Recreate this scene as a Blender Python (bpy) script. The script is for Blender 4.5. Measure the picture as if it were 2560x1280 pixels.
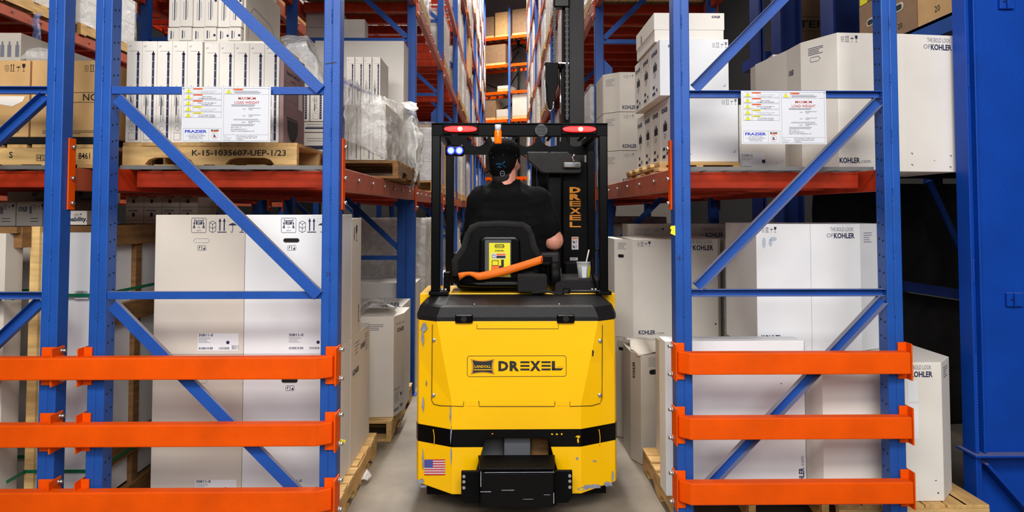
import bpy, bmesh, math, random
from mathutils import Vector, Matrix, Euler
S = bpy.context.scene
for o in list(bpy.data.objects): bpy.data.objects.remove(o)
C = S.collection
PI = math.pi
# ------------------------------------------------------------------ camera
F = 1700.0
CAMZ = 1.55
cam_d = bpy.data.cameras.new('camera'); cam = bpy.data.objects.new('camera', cam_d); C.objects.link(cam)
cam_d.sensor_width = 36.0; cam_d.lens = 36.0 * F / 2560.0
PYC = 465.0
cam_d.shift_y = (PYC - 640.0) / 2560.0
cam_d.clip_end = 200; cam_d.clip_start = .05
cam.location = (0, 0, CAMZ)
cam.rotation_euler = Euler((math.radians(90 + 2.2), 0, math.radians(-0.84)), 'XYZ')
S.camera = cam
RC = cam.rotation_euler.to_matrix()
def at(px, py, Y):
    """a point of the place at distance Y that shows at that pixel"""
    d = RC @ Vector(((px - 1280.0) / F, -(py - PYC) / F, -1.0))
    t = Y / d.y
    return Vector((d.x * t, Y, CAMZ + d.z * t))
def AX(px, Y, py=640): return at(px, py, Y).x
def AZ(py, Y, px=1280): return at(px, py, Y).z
# ------------------------------------------------------------------ world, exposure
S.view_settings.view_transform = 'Standard'; S.view_settings.look = 'None'
S.view_settings.gamma = 1.0; S.view_settings.use_curve_mapping = False
S.view_settings.exposure = -0.30
w = bpy.data.worlds.new('world'); S.world = w; w.use_nodes = True
w.node_tree.nodes['Background'].inputs[0].default_value = (.82, .88, 1, 1)
w.node_tree.nodes['Background'].inputs[1].default_value = .08
# ------------------------------------------------------------------ fill lamps in front, high bay lights over the aisle
def area(name, loc, size, sy, e, col=(1, .96, .9), rot=(0, 0, 0)):
    l = bpy.data.lights.new(name, 'AREA'); l.shape = 'RECTANGLE'; l.size = size; l.size_y = sy
    l.energy = e; l.color = col
    o = bpy.data.objects.new(name, l); C.objects.link(o); o.location = loc; o.rotation_euler = rot
    return o
# fill lamps added behind the camera to brighten racks; lamps over the aisle
area('front_fill_light', (-1.9, -1.2, 4.7), 2.8, 1.0, 185, (1, .97, .93), (math.radians(50), 0, math.radians(-8)))
area('front_fill_light', (1.0, -1.2, 4.7), 2.8, 1.0, 195, (1, .97, .93), (math.radians(50), 0, math.radians(8)))
area('front_fill_light', (0.6, -3.4, 3.9), 6.5, 2.4, 330, (.95, .97, 1), (math.radians(64), 0, 0))
area('aisle_light', (0.05, 4.6, 10.5), .6, 2.5, 500)
area('aisle_light', (0.05, 9.5, 11.0), .6, 3, 900)
area('aisle_light', (0.05, 15.5, 11.0), .6, 3, 1000)
area('aisle_light', (0.05, 21.5, 11.0), .6, 3, 1000)
area('aisle_light', (0.4, 28.0, 11.0), 2.2, 2, 950)

# ------------------------------------------------------------------ materials
def nodes(name):
    m = bpy.data.materials.new(name); m.use_nodes = True
    nt = m.node_tree; return m, nt, nt.nodes['Principled BSDF']
def lin(c):
    return tuple(((x / 255.) / 12.92 if x / 255. < .04045 else ((x / 255. + .055) / 1.055) ** 2.4) for x in c) + (1,)
def mat(name, rgb, rough=.5, metal=0, var=.08, scale=6, bump=0, bscale=80, spec=.5, alpha=1, emit=None, es=0, dust=0, coord='Object', stretch=None, coat=0):
    m, nt, b = nodes(name); L = nt.links
    c = lin(rgb)
    tc = nt.nodes.new('ShaderNodeTexCoord'); src = tc.outputs[coord]
    if stretch:
        mp = nt.nodes.new('ShaderNodeMapping'); mp.inputs['Scale'].default_value = stretch; L.new(src, mp.inputs[0]); src = mp.outputs[0]
    n = nt.nodes.new('ShaderNodeTexNoise'); n.inputs['Scale'].default_value = scale; n.inputs['Detail'].default_value = 5
    L.new(src, n.inputs['Vector'])
    r = nt.nodes.new('ShaderNodeValToRGB')
    r.color_ramp.elements[0].position = .3; r.color_ramp.elements[1].position = .7
    r.color_ramp.elements[0].color = tuple(max(0, x * (1 - var)) for x in c[:3]) + (1,)
    r.color_ramp.elements[1].color = tuple(min(1, x * (1 + var)) for x in c[:3]) + (1,)
    L.new(n.outputs['Fac'], r.inputs[0]); out = r.outputs[0]
    if dust:
        g = nt.nodes.new('ShaderNodeNewGeometry'); sp = nt.nodes.new('ShaderNodeSeparateXYZ'); L.new(g.outputs['Normal'], sp.inputs[0])
        mr = nt.nodes.new('ShaderNodeMapRange'); mr.inputs[1].default_value = .3; mr.inputs[2].default_value = .65; mr.inputs[4].default_value = dust
        L.new(sp.outputs[2], mr.inputs[0]); mx = nt.nodes.new('ShaderNodeMixRGB'); mx.inputs[2].default_value = lin((150, 140, 132))
        L.new(mr.outputs[0], mx.inputs[0]); L.new(out, mx.inputs[1]); out = mx.outputs[0]
    L.new(out, b.inputs['Base Color'])
    b.inputs['Roughness'].default_value = rough; b.inputs['Metallic'].default_value = metal
    b.inputs['Specular IOR Level'].default_value = spec
    b.inputs['Coat Weight'].default_value = coat
    if alpha < 1: b.inputs['Alpha'].default_value = alpha
    if emit: b.inputs['Emission Color'].default_value = lin(emit); b.inputs['Emission Strength'].default_value = es
    if bump:
        n2 = nt.nodes.new('ShaderNodeTexNoise'); n2.inputs['Scale'].default_value = bscale; n2.inputs['Detail'].default_value = 3; L.new(src, n2.inputs['Vector'])
        bp = nt.nodes.new('ShaderNodeBump'); bp.inputs['Strength'].default_value = bump; bp.inputs['Distance'].default_value = .01
        L.new(n2.outputs['Fac'], bp.inputs['Height']); L.new(bp.outputs[0], b.inputs['Normal'])
    return m
M = {}
M['blue'] = mat('blue_paint', (26, 78, 160), .42, spec=.35, bump=.12, bscale=160, var=.14, scale=5)
M['blued'] = mat('blue_paint_dusty', (26, 76, 160), .45, spec=.35, bump=.12, bscale=160, var=.14, scale=5, dust=.75)
M['colblue'] = mat('column_blue_paint', (2, 62, 158), .5, spec=.25, bump=.15, bscale=120, var=.12, scale=3, dust=.45)
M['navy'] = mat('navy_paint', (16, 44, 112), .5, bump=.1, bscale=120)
M['orange'] = mat('orange_paint', (230, 82, 0), .5, spec=.15, bump=.1, bscale=60, var=.1, scale=7)
M['rust'] = mat('red_orange_paint', (182, 50, 12), .6, bump=.1, bscale=60, var=.2, scale=9, spec=.3)
M['beam'] = mat('beam_shaded_orange', (176, 84, 56), .5, bump=.1, bscale=60, var=.15)  # orange beam paint with the shade put into the colour
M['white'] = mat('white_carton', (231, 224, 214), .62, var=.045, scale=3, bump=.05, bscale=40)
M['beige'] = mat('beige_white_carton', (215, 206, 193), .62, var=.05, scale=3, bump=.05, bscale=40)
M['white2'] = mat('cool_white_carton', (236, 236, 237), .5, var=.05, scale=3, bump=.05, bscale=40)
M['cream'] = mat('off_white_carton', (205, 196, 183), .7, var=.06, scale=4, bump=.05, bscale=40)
M['kraft'] = mat('kraft_carton', (203, 160, 104), .75, var=.1, scale=7, bump=.1, bscale=40)
M['kraftd'] = mat('dark_kraft_carton', (140, 108, 78), .75, var=.1, scale=7, bump=.1, bscale=40)
M['mauve'] = mat('mauve_carton', (152, 124, 122), .7, var=.06)
M['wood'] = mat('pine_wood', (222, 184, 118), .7, var=.22, scale=5, bump=.2, bscale=40, stretch=(1, 1, 9))
M['woodx'] = mat('pallet_wood', (214, 174, 112), .72, var=.25, scale=4, bump=.2, bscale=40, stretch=(1.2, 8, 8))
M['woody'] = mat('pallet_wood_long', (206, 164, 102), .72, var=.25, scale=4, bump=.2, bscale=40, stretch=(8, 1.2, 8))
M['woodd'] = mat('old_wood', (128, 90, 48), .8, var=.35, scale=4, bump=.3, bscale=30, stretch=(1.5, 1.5, 8))
M['ink'] = mat('navy_ink', (26, 32, 72), .6, var=.05)
M['black_ink'] = mat('black_ink', (24, 22, 22), .6, var=.05)
M['grey_ink'] = mat('grey_ink', (120, 120, 132), .6, var=.05)
M['red_ink'] = mat('red_ink', (180, 40, 34), .6, var=.02)
M['signblue'] = mat('sign_blue_ink', (48, 62, 190), .6, var=.02)
M['signwhite'] = mat('sign_white', (212, 214, 220), .35, var=.01)
M['signyellow'] = mat('sign_yellow', (236, 226, 20), .5, var=.01)
M['signorange'] = mat('sign_orange', (238, 110, 40), .5, var=.01)
M['hole'] = mat('dark_hole', (14, 14, 20), .9)
M['steel'] = mat('zinc_steel', (190, 188, 184), .3, metal=.9, var=.1)
M['wire'] = mat('galvanised_wire', (112, 110, 108), .5, metal=.4, var=.1)
M['chrome'] = mat('chrome', (225, 225, 225), .12, metal=1, var=.02)
M['yellow'] = mat('yellow_paint', (255, 194, 0), .35, spec=.3, var=.03, scale=3, coat=.15)
M['blackp'] = mat('black_plastic', (17, 17, 19), .4, spec=.3, bump=.25, bscale=300, var=.1)
M['blackg'] = mat('black_gloss', (5, 5, 5), .28, spec=.16, var=.1)
M['blackm'] = mat('black_steel', (7, 7, 8), .5, spec=.1, bump=.1, bscale=120, var=.1)
M['mastgrey'] = mat('mast_steel', (38, 37, 37), .5, spec=.3, bump=.2, bscale=200, var=.1)
M['foam'] = mat('dark_seat_cloth', (26, 24, 24), .9, bump=.6, bscale=260, var=.4, scale=160)
M['greyp'] = mat('grey_plastic', (78, 78, 80), .6)
M['scuff'] = mat('scuffed_grey_metal', (142, 146, 158), .6, var=.35, scale=40)
M['cloth'] = mat('black_tshirt', (9, 9, 11), .95, spec=.15, bump=.3, bscale=18, var=.25)
M['denim'] = mat('dark_trousers', (28, 32, 48), .9)
M['skin'] = mat('skin', (208, 140, 118), .5, var=.1, scale=20, bump=.1, bscale=80)
M['hair'] = mat('brown_hair', (24, 19, 17), .8)
M['capblack'] = mat('black_cap', (7, 7, 7), .85, spec=.2, bump=.15, bscale=200)
M['capblue'] = mat('blue_embroidery', (20, 130, 190), .6)
M['belt'] = mat('orange_webbing', (248, 116, 6), .6, bump=.3, bscale=200, var=.08)
M['redled'] = mat('red_lamp', (255, 20, 12), .2, emit=(255, 8, 0), es=6)
M['redhot'] = mat('red_lamp_centre', (255, 120, 60), .2, emit=(255, 170, 80), es=30)
M['bluehalo'] = mat('blue_lamp_halo', (20, 30, 255), .2, emit=(22, 30, 255), es=7)
M['blueled'] = mat('blue_lamp', (90, 110, 255), .2, emit=(60, 76, 255), es=16)
M['amber'] = mat('amber_lens', (235, 110, 5), .15, emit=(255, 120, 0), es=.35)
M['redlens'] = mat('dark_red_lens', (170, 6, 8), .15, emit=(255, 0, 0), es=1.0)
M['strap'] = mat('green_strap', (10, 112, 72), .4)
M['tarp'] = mat('black_tarp', (24, 21, 19), .8, bump=.3, bscale=30, var=.5, scale=8)
M['concrete'] = mat('grey_wall_panel', (150, 144, 138), .8, var=.08, scale=2)
M['darkwall'] = mat('dark_wall', (17, 16, 19), .9, var=.2, scale=1)
M['hub'] = mat('towing_grey', (92, 94, 98), .5, var=.1)
M['flagblue'] = mat('flag_blue', (60, 66, 150), .5, var=.02); M['flagred'] = mat('flag_red', (205, 45, 50), .5, var=.02)
def film_mat(name, a=.4, rgb=(225, 222, 216)):
    m, nt, b = nodes(name); L = nt.links
    tc = nt.nodes.new('ShaderNodeTexCoord'); n = nt.nodes.new('ShaderNodeTexNoise'); n.inputs['Scale'].default_value = 9; n.inputs['Detail'].default_value = 6; n.inputs['Distortion'].default_value = 1.2
    L.new(tc.outputs['Object'], n.inputs['Vector'])
    r = nt.nodes.new('ShaderNodeMapRange'); r.inputs[1].default_value = .08; r.inputs[2].default_value = .7; r.inputs[3].default_value = a * .35; r.inputs[4].default_value = min(1, a * 1.6)
    L.new(n.outputs['Fac'], r.inputs[0]); L.new(r.outputs[0], b.inputs['Alpha'])
    b.inputs['Base Color'].default_value = lin(rgb); b.inputs['Roughness'].default_value = .18
    b.inputs['Specular IOR Level'].default_value = .8
    bp = nt.nodes.new('ShaderNodeBump'); bp.inputs['Strength'].default_value = .9; bp.inputs['Distance'].default_value = .03
    L.new(n.outputs['Fac'], bp.inputs['Height']); L.new(bp.outputs[0], b.inputs['Normal'])
    return m
M['film'] = film_mat('stretch_film', .30, (240, 238, 234))
M['film2'] = film_mat('thick_stretch_film', .5, (240, 238, 234))
M['bluefilm'] = film_mat('bluish_film', .35, (150, 180, 235))
def floor_mat():
    m, nt, b = nodes('concrete_floor'); L = nt.links
    tc = nt.nodes.new('ShaderNodeTexCoord'); n = nt.nodes.new('ShaderNodeTexNoise'); n.inputs['Scale'].default_value = 1.6; n.inputs['Detail'].default_value = 9; n.inputs['Roughness'].default_value = .65
    L.new(tc.outputs['Object'], n.inputs['Vector'])
    r = nt.nodes.new('ShaderNodeValToRGB'); r.color_ramp.elements[0].position = .32; r.color_ramp.elements[0].color = lin((98, 88, 76)); r.color_ramp.elements[1].position = .7; r.color_ramp.elements[1].color = lin((150, 139, 124))
    L.new(n.outputs['Fac'], r.inputs[0]); L.new(r.outputs[0], b.inputs['Base Color'])
    b.inputs['Roughness'].default_value = .38
    n2 = nt.nodes.new('ShaderNodeTexNoise'); n2.inputs['Scale'].default_value = 60; L.new(tc.outputs['Object'], n2.inputs['Vector'])
    bp = nt.nodes.new('ShaderNodeBump'); bp.inputs['Strength'].default_value = .08; L.new(n2.outputs['Fac'], bp.inputs['Height']); L.new(bp.outputs[0], b.inputs['Normal'])
    return m
M['floor'] = floor_mat()

# ------------------------------------------------------------------ mesh builder
ORG = {}
class MB:
    def __init__(s): s.v = []; s.f = []; s.sm = []
    def add(s, vs, fs, sm=False):
        n = len(s.v); s.v += [tuple(v) for v in vs]; s.f += [tuple(i + n for i in f) for f in fs]
        s.sm += [sm] * len(fs) if isinstance(sm, bool) else sm
        return s
    def box(s, x0, x1, y0, y1, z0, z1, M4=None):
        if x0 > x1: x0, x1 = x1, x0
        if y0 > y1: y0, y1 = y1, y0
        if z0 > z1: z0, z1 = z1, z0
        vs = [Vector(p) for p in ((x0, y0, z0), (x1, y0, z0), (x1, y1, z0), (x0, y1, z0), (x0, y0, z1), (x1, y0, z1), (x1, y1, z1), (x0, y1, z1))]
        if M4: vs = [M4 @ v for v in vs]
        return s.add(vs, [(0, 3, 2, 1), (4, 5, 6, 7), (0, 1, 5, 4), (1, 2, 6, 5), (2, 3, 7, 6), (3, 0, 4, 7)])
    def prism(s, poly, z0, z1, axis='z'):
        """poly extruded; axis z: poly (x,y); axis y: poly (x,z) extruded in y; axis x: poly (y,z)"""
        a = sum(poly[i][0] * poly[(i + 1) % len(poly)][1] - poly[(i + 1) % len(poly)][0] * poly[i][1] for i in range(len(poly)))
        if a < 0: poly = poly[::-1]
        n = len(poly)
        def p3(p, h):
            return (p[0], p[1], h) if axis == 'z' else ((p[0], h, p[1]) if axis == 'y' else (h, p[0], p[1]))
        vs = [p3(p, z0) for p in poly] + [p3(p, z1) for p in poly]
        fs = [tuple(range(n - 1, -1, -1)), tuple(range(n, 2 * n))] + [(i, (i + 1) % n, (i + 1) % n + n, i + n) for i in range(n)]
        if axis == 'y': fs = [f[::-1] for f in fs]
        return s.add(vs, fs)
    def bar(s, a, b, w, h, up=(0, 0, 1)):
        a = Vector(a); b = Vector(b); d = (b - a).normalized(); u = Vector(up)
        r = d.cross(u).normalized(); u = r.cross(d).normalized()
        vs = [p + r * (w / 2 * i) + u * (h / 2 * j) for p in (a, b) for i, j in ((-1, -1), (1, -1), (1, 1), (-1, 1))]
        return s.add(vs, [(0, 1, 2, 3), (7, 6, 5, 4), (0, 4, 5, 1), (1, 5, 6, 2), (2, 6, 7, 3), (3, 7, 4, 0)])
    def cyl(s, a, b, r0, r1=None, n=16, caps=True):
        r1 = r0 if r1 is None else r1
        a = Vector(a); b = Vector(b); d = (b - a).normalized()
        t = Vector((0, 0, 1)) if abs(d.z) < .9 else Vector((1, 0, 0))
        u = d.cross(t).normalized(); v = d.cross(u)
        vs = [p + (u * math.cos(2 * PI * i / n) + v * math.sin(2 * PI * i / n)) * r for p, r in ((a, r0), (b, r1)) for i in range(n)]
        fs = [(i, i + n, (i + 1) % n + n, (i + 1) % n) for i in range(n)]; sm = [True] * n
        if caps: fs += [tuple(range(n)), tuple(range(2 * n - 1, n - 1, -1))]; sm += [False, False]
        return s.add(vs, fs, sm)
    def tube(s, pts, r, n=8):
        pts = [Vector(p) for p in pts]; rings = []
        for i, p in enumerate(pts):
            d = (pts[min(i + 1, len(pts) - 1)] - pts[max(i - 1, 0)]).normalized()
            t = Vector((0, 0, 1)) if abs(d.z) < .85 else Vector((0, 1, 0))
            u = d.cross(t).normalized(); v = d.cross(u)
            rr = r[i] if isinstance(r, (list, tuple)) else r
            rings.append([p + (u * math.cos(2 * PI * k / n) + v * math.sin(2 * PI * k / n)) * rr for k in range(n)])
        vs = [q for g in rings for q in g]
        fs = [(i * n + k, (i + 1) * n + k, (i + 1) * n + (k + 1) % n, i * n + (k + 1) % n) for i in range(len(pts) - 1) for k in range(n)]
        sm = [True] * len(fs) + [False, False]
        fs += [tuple(range(n)), tuple(range(len(vs) - 1, len(vs) - 1 - n, -1))]
        return s.add(vs, fs, sm)
    def ball(s, c, r, nu=14, nv=9, M3=None):
        c = Vector(c); r = (r, r, r) if not isinstance(r, (tuple, list)) else r
        vs = [Vector((0, 0, 1))] + [Vector((math.sin(PI * j / nv) * math.cos(2 * PI * i / nu), math.sin(PI * j / nv) * math.sin(2 * PI * i / nu), math.cos(PI * j / nv))) for j in range(1, nv) for i in range(nu)] + [Vector((0, 0, -1))]
        vs = [Vector((v.x * r[0], v.y * r[1], v.z * r[2])) for v in vs]
        if M3: vs = [M3 @ v for v in vs]
        vs = [v + c for v in vs]
        fs = [(0, 1 + i, 1 + (i + 1) % nu) for i in range(nu)]
        fs += [(1 + j * nu + i, 1 + (j + 1) * nu + i, 1 + (j + 1) * nu + (i + 1) % nu, 1 + j * nu + (i + 1) % nu) for j in range(nv - 2) for i in range(nu)]
        e = len(vs) - 1; b = 1 + (nv - 2) * nu
        fs += [(e, b + (i + 1) % nu, b + i) for i in range(nu)]
        return s.add(vs, fs, True)
    def loft(s, rings, caps=True, sm=False, closed=True):
        n = len(rings[0]); vs = [p for r in rings for p in r]
        k = n if closed else n - 1
        fs = [(i * n + j, i * n + (j + 1) % n, (i + 1) * n + (j + 1) % n, (i + 1) * n + j) for i in range(len(rings) - 1) for j in range(k)]
        f2 = [sm] * len(fs)
        if caps: fs += [tuple(range(n - 1, -1, -1)), tuple(range(len(vs) - n, len(vs)))]; f2 += [False, False]
        return s.add(vs, fs, f2)
    def grid(s, P, sm=True):
        n = len(P[0]); vs = [p for r in P for p in r]
        return s.add(vs, [(i * n + j, i * n + j + 1, (i + 1) * n + j + 1, (i + 1) * n + j) for i in range(len(P) - 1) for j in range(n - 1)], sm)
    def build(s, name, m, parent=None, org=None, bev=0, seg=2, rot=0):
        if parent is not None: org = ORG[parent.name]
        if org is None:
            xs = [v[0] for v in s.v]; ys = [v[1] for v in s.v]; zs = [v[2] for v in s.v]
            org = Vector(((min(xs) + max(xs)) / 2, (min(ys) + max(ys)) / 2, min(zs)))
        org = Vector(org)
        me = bpy.data.meshes.new(name)
        me.from_pydata([tuple(Vector(v) - org) for v in s.v], [], s.f); me.validate()
        if len(me.polygons) == len(s.sm): me.polygons.foreach_set('use_smooth', s.sm)
        me.materials.append(M[m] if isinstance(m, str) else m)
        o = bpy.data.objects.new(name, me); C.objects.link(o)
        if parent is not None: o.parent = parent
        else: o.location = org
        ORG[o.name] = org
        if bev:
            b = o.modifiers.new('bevel', 'BEVEL'); b.width = bev; b.segments = seg; b.limit_method = 'ANGLE'; b.angle_limit = math.radians(40)
        return o
def tag(o, label, cat, group=None, kind=None):
    if kind: o['kind'] = kind
    if label: o['label'] = label
    if cat: o['category'] = cat
    if group: o['group'] = group
    return o
def thing(name, label, cat, org, group=None):
    o = bpy.data.objects.new(name, None); C.objects.link(o); o.location = org; o.empty_display_size = .1
    ORG[o.name] = Vector(org)
    return tag(o, label, cat, group)
def dup(o, loc=None, label=None, rz=None, parent=None, sc=None, group=None):
    c = o.copy(); C.objects.link(c); c.parent = parent
    ORG[c.name] = Vector(loc) if loc is not None else ORG[o.name]
    if loc is not None: c.location = loc
    if rz is not None: c.rotation_euler = (0, 0, rz)
    if sc is not None: c.scale = sc
    if label: c['label'] = label
    if group: c['group'] = group
    for ch in [x for x in bpy.data.objects if x.parent == o]: dup(ch, parent=c)
    return c
def struct(o): o['kind'] = 'structure'; return o
ORDN = ['first', 'second', 'third', 'fourth', 'fifth', 'sixth', 'seventh', 'eighth', 'ninth', 'tenth', 'eleventh', 'twelfth']

# ------------------------------------------------------------------ lettering and printed marks
_tc = {}
def text_mesh(t, bold=0.0):
    k = (t, bold)
    if k not in _tc:
        cu = bpy.data.curves.new('t', 'FONT'); cu.body = t; cu.size = 1; cu.offset = bold; cu.resolution_u = 2
        ob = bpy.data.objects.new('t', cu); C.objects.link(ob)
        bpy.context.view_layer.update()
        dg = bpy.context.evaluated_depsgraph_get()
        me = bpy.data.meshes.new_from_object(ob.evaluated_get(dg))
        vs = [(v.co.x, v.co.y) for v in me.vertices]; fs = [tuple(p.vertices) for p in me.polygons]
        bpy.data.objects.remove(ob); bpy.data.meshes.remove(me)
        x0 = min(v[0] for v in vs); x1 = max(v[0] for v in vs)
        _tc[k] = ([(v[0] - x0, v[1]) for v in vs], fs, x1 - x0)
    return _tc[k]
class Decal:
    """flat printed marks on one face: o = lower-left corner, U right, V up; kept in separate ink layers"""
    def __init__(s, o, U=(1, 0, 0), V=(0, 0, 1), lift=.0012):
        s.o = Vector(o); s.U = Vector(U).normalized(); s.V = Vector(V).normalized(); s.N = s.U.cross(s.V); s.lift = lift; s.L = {}
    def pt(s, u, v, k=1): return s.o + s.U * u + s.V * v + s.N * (s.lift * k)
    def poly(s, pts, m='ink', k=1):
        a = sum(pts[i][0] * pts[(i + 1) % len(pts)][1] - pts[(i + 1) % len(pts)][0] * pts[i][1] for i in range(len(pts)))
        if a < 0: pts = pts[::-1]
        s.L.setdefault(m, MB()).add([s.pt(u, v, k) for u, v in pts], [tuple(range(len(pts)))]); return s
    def rect(s, u, v, w, h, m='ink', k=1): return s.poly([(u, v), (u + w, v), (u + w, v + h), (u, v + h)], m, k)
    def line(s, a, b, t, m='ink', k=1):
        d = Vector((b[0] - a[0], b[1] - a[1])); n = Vector((-d.y, d.x)).normalized() * (t / 2)
        return s.poly([(a[0] - n.x, a[1] - n.y), (b[0] - n.x, b[1] - n.y), (b[0] + n.x, b[1] + n.y), (a[0] + n.x, a[1] + n.y)], m, k)
    def path(s, pts, t, m='ink', k=1, close=False):
        q = pts + [pts[0]] if close else pts
        for a, b in zip(q, q[1:]): s.line(a, b, t, m, k)
        return s
    def frame(s, u, v, w, h, t, m='ink', k=1, r=0):
        if r:
            P = []
            for cx, cy, a0 in ((u + w - r, v + h - r, 0), (u + r, v + h - r, 90), (u + r, v + r, 180), (u + w - r, v + r, 270)):
                P += [(cx + r * math.cos(math.radians(a0 + q)), cy + r * math.sin(math.radians(a0 + q))) for q in (0, 30, 60, 90)]
            return s.path(P, t, m, k, True)
        return s.rect(u, v, w, t, m, k).rect(u, v + h - t, w, t, m, k).rect(u, v, t, h, m, k).rect(u + w - t, v, t, h, m, k)
    def disc(s, u, v, r, m='ink', k=1, n=16, ry=None):
        ry = ry or r
        return s.poly([(u + r * math.cos(2 * PI * i / n), v + ry * math.sin(2 * PI * i / n)) for i in range(n)], m, k)
    def ring(s, u, v, r, t, m='ink', k=1, n=20): return s.path([(u + r * math.cos(2 * PI * i / n), v + r * math.sin(2 * PI * i / n)) for i in range(n)], t, m, k, True)
    def oval(s, u, v, w, h, m='hole', k=1):
        r = h / 2; P = [(u + w - r + r * math.cos(math.radians(a)), v + r + r * math.sin(math.radians(a))) for a in range(-90, 91, 30)] + [(u + r + r * math.cos(math.radians(a)), v + r + r * math.sin(math.radians(a))) for a in range(90, 271, 30)]
        return s.poly(P, m, k)
    def text(s, t, u, v, h, m='ink', bold=0, w=None, al='l', rot=0, k=1):
        if not t: return s
        vs, fs, tw = text_mesh(t, bold)
        sc = h / .72; sx = sc if w is None else w / tw
        W = tw * sx
        du = {'l': 0, 'c': -W / 2, 'r': -W}[al]
        if rot == 90: P = [s.pt(u - y * sc, v + x * sx + du, k) for x, y in vs]
        elif rot == -90: P = [s.pt(u + y * sc, v - x * sx - du, k) for x, y in vs]
        else: P = [s.pt(u + x * sx + du, v + y * sc, k) for x, y in vs]
        s.L.setdefault(m, MB()).add(P, fs); return s
    def bars(s, u, v, w, h, m='ink', seed=1):
        r = random.Random(seed); x = 0
        while x < w:
            b = r.choice((.0012, .002, .003)); s.rect(u + x, v, b, h, m); x += b + r.choice((.0015, .002, .003))
        return s
    def lines(s, u, v, w, n, dh, t=.0016, m='grey_ink', seed=2):
        r = random.Random(seed)
        for i in range(n): s.rect(u, v - i * dh, w * r.uniform(.7, 1), t, m)
        return s
    # shipping symbols, h high
    def arrows(s, u, v, h, m='ink'):
        w = h * .62; s.rect(u, v, w, h * .06, m)
        for x in (u + w * .26, u + w * .74):
            s.rect(x - h * .04, v + h * .12, h * .08, h * .66, m); s.poly([(x - h * .1, v + h * .76), (x + h * .1, v + h * .76), (x, v + h)], m)
        return s
    def glass(s, u, v, h, m='ink'):
        w = h * .4; s.poly([(u, v + h), (u, v + h * .66), (u + w * .2, v + h * .5), (u + w * .5, v + h * .45), (u + w * .8, v + h * .5), (u + w, v + h * .66), (u + w, v + h)], m)
        return s.rect(u + w * .44, v + h * .05, w * .12, h * .42, m).rect(u + w * .1, v, w * .8, h * .05, m)
    def umbrella(s, u, v, h, m='ink', rain=True):
        w = h * .62; b = v + h * .48
        s.poly([(u, b), (u + w * .2, b + h * .12), (u + w * .5, b + h * .18), (u + w * .8, b + h * .12), (u + w, b), (u + w * .8, b + h * .03), (u + w * .5, b + h * .0), (u + w * .2, b + h * .03)], m)
        s.rect(u + w * .48, v + h * .05, w * .06, h * .45, m); s.path([(u + w * .5, v + h * .06), (u + w * .42, v), (u + w * .34, v + h * .04), (u + w * .32, v + h * .1)], h * .03, m)
        if rain:
            r = random.Random(5)
            for i in range(14): s.rect(u + r.uniform(-.05, 1) * w, b + h * r.uniform(.14, .5), h * .025, h * .03, m)
        return s
    def cube(s, u, v, h, m='ink'):
        w = h * .46; t = h * .03
        for dy in (0, h * .3):
            s.path([(u, v + h * .12 + dy), (u + w / 2, v + dy), (u + w, v + h * .12 + dy)], t, m)
        s.path([(u, v + h * .12), (u, v + h * .72), (u + w / 2, v + h * .84), (u + w, v + h * .72), (u + w, v + h * .12)], t, m)
        s.path([(u, v + h * .72), (u + w / 2, v + h * .6), (u + w, v + h * .72)], t, m)
        return s.line((u + w / 2, v), (u + w / 2, v + h * .6), t, m)
    def team(s, u, v, h, m='ink'):
        s.frame(u, v, h, h, h * .025, m, r=h * .08)
        s.rect(u + h * .28, v + h * .56, h * .44, h * .3, m)
        s.text('TEAM', u + h * .5, v + h * .73, h * .1, 'white', .02, al='c', k=1.6).text('LIFT', u + h * .5, v + h * .6, h * .1, 'white', .02, al='c', k=1.6)
        for q in (-1, 1):
            x = u + h * .5 + q * h * .29
            s.disc(x, v + h * .86, h * .045, m); s.poly([(x - h * .02, v + h * .82), (x + q * h * .09, v + h * .6), (x + q * h * .05, v + h * .55), (x - q * h * .02, v + h * .62)], m)
            s.poly([(x + q * h * .03, v + h * .6), (x + q * h * .12, v + h * .3), (x + q * h * .02, v + h * .3)], m); s.poly([(x + q * h * .03, v + h * .6), (x, v + h * .3), (x - q * h * .05, v + h * .3), (x - q * .01 * h, v + h * .5)], m)
        s.text('max.', u + h * .5, v + h * .42, h * .06, m, al='c').text('weight', u + h * .5, v + h * .32, h * .06, m, al='c').text('105 lb', u + h * .5, v + h * .1, h * .09, m, al='c')
        return s
    def icons(s, u, v, h, m='ink', team=False):
        x = u
        if team: s.team(x, v, h, m); x += h * 1.2
        s.cube(x, v, h, m); x += h * .62; s.arrows(x, v, h, m); x += h * .78; s.umbrella(x, v, h, m); x += h * .78; s.glass(x, v, h, m)
        return s
    def kohler(s, u, v, h, m='ink', tag=True):
        if tag:
            s.text('THE BOLD LOOK', u + h * 3.9, v + h * 1.35, h * .8, 'grey_ink', 0, w=h * 4.6, al='r'); s.text('OF', u - h * .1, v + h * .15, h * .8, 'grey_ink', 0, al='r')
        return s.text('KOHLER', u, v, h, m, .03, w=h * 4.1)
    def kohlercom(s, u, v, h): return s.text('KOHLER', u, v, h, 'ink', .03, w=h * 4.1).text('.com', u + h * 4.15, v, h * .8, 'grey_ink')
    def build(s, parent, name='printing'):
        for m, mb in s.L.items():
            mb.build(name, m, parent)
def front(x0, y, z0, lift=.0012): return Decal((x0, y, z0), (1, 0, 0), (0, 0, 1), lift)
def rside(x, y0, z0, lift=.0012): return Decal((x, y0, z0), (0, 1, 0), (0, 0, 1), lift)     # faces +X
def lside(x, y1, z0, lift=.0012): return Decal((x, y1, z0), (0, -1, 0), (0, 0, 1), lift)    # faces -X

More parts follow.
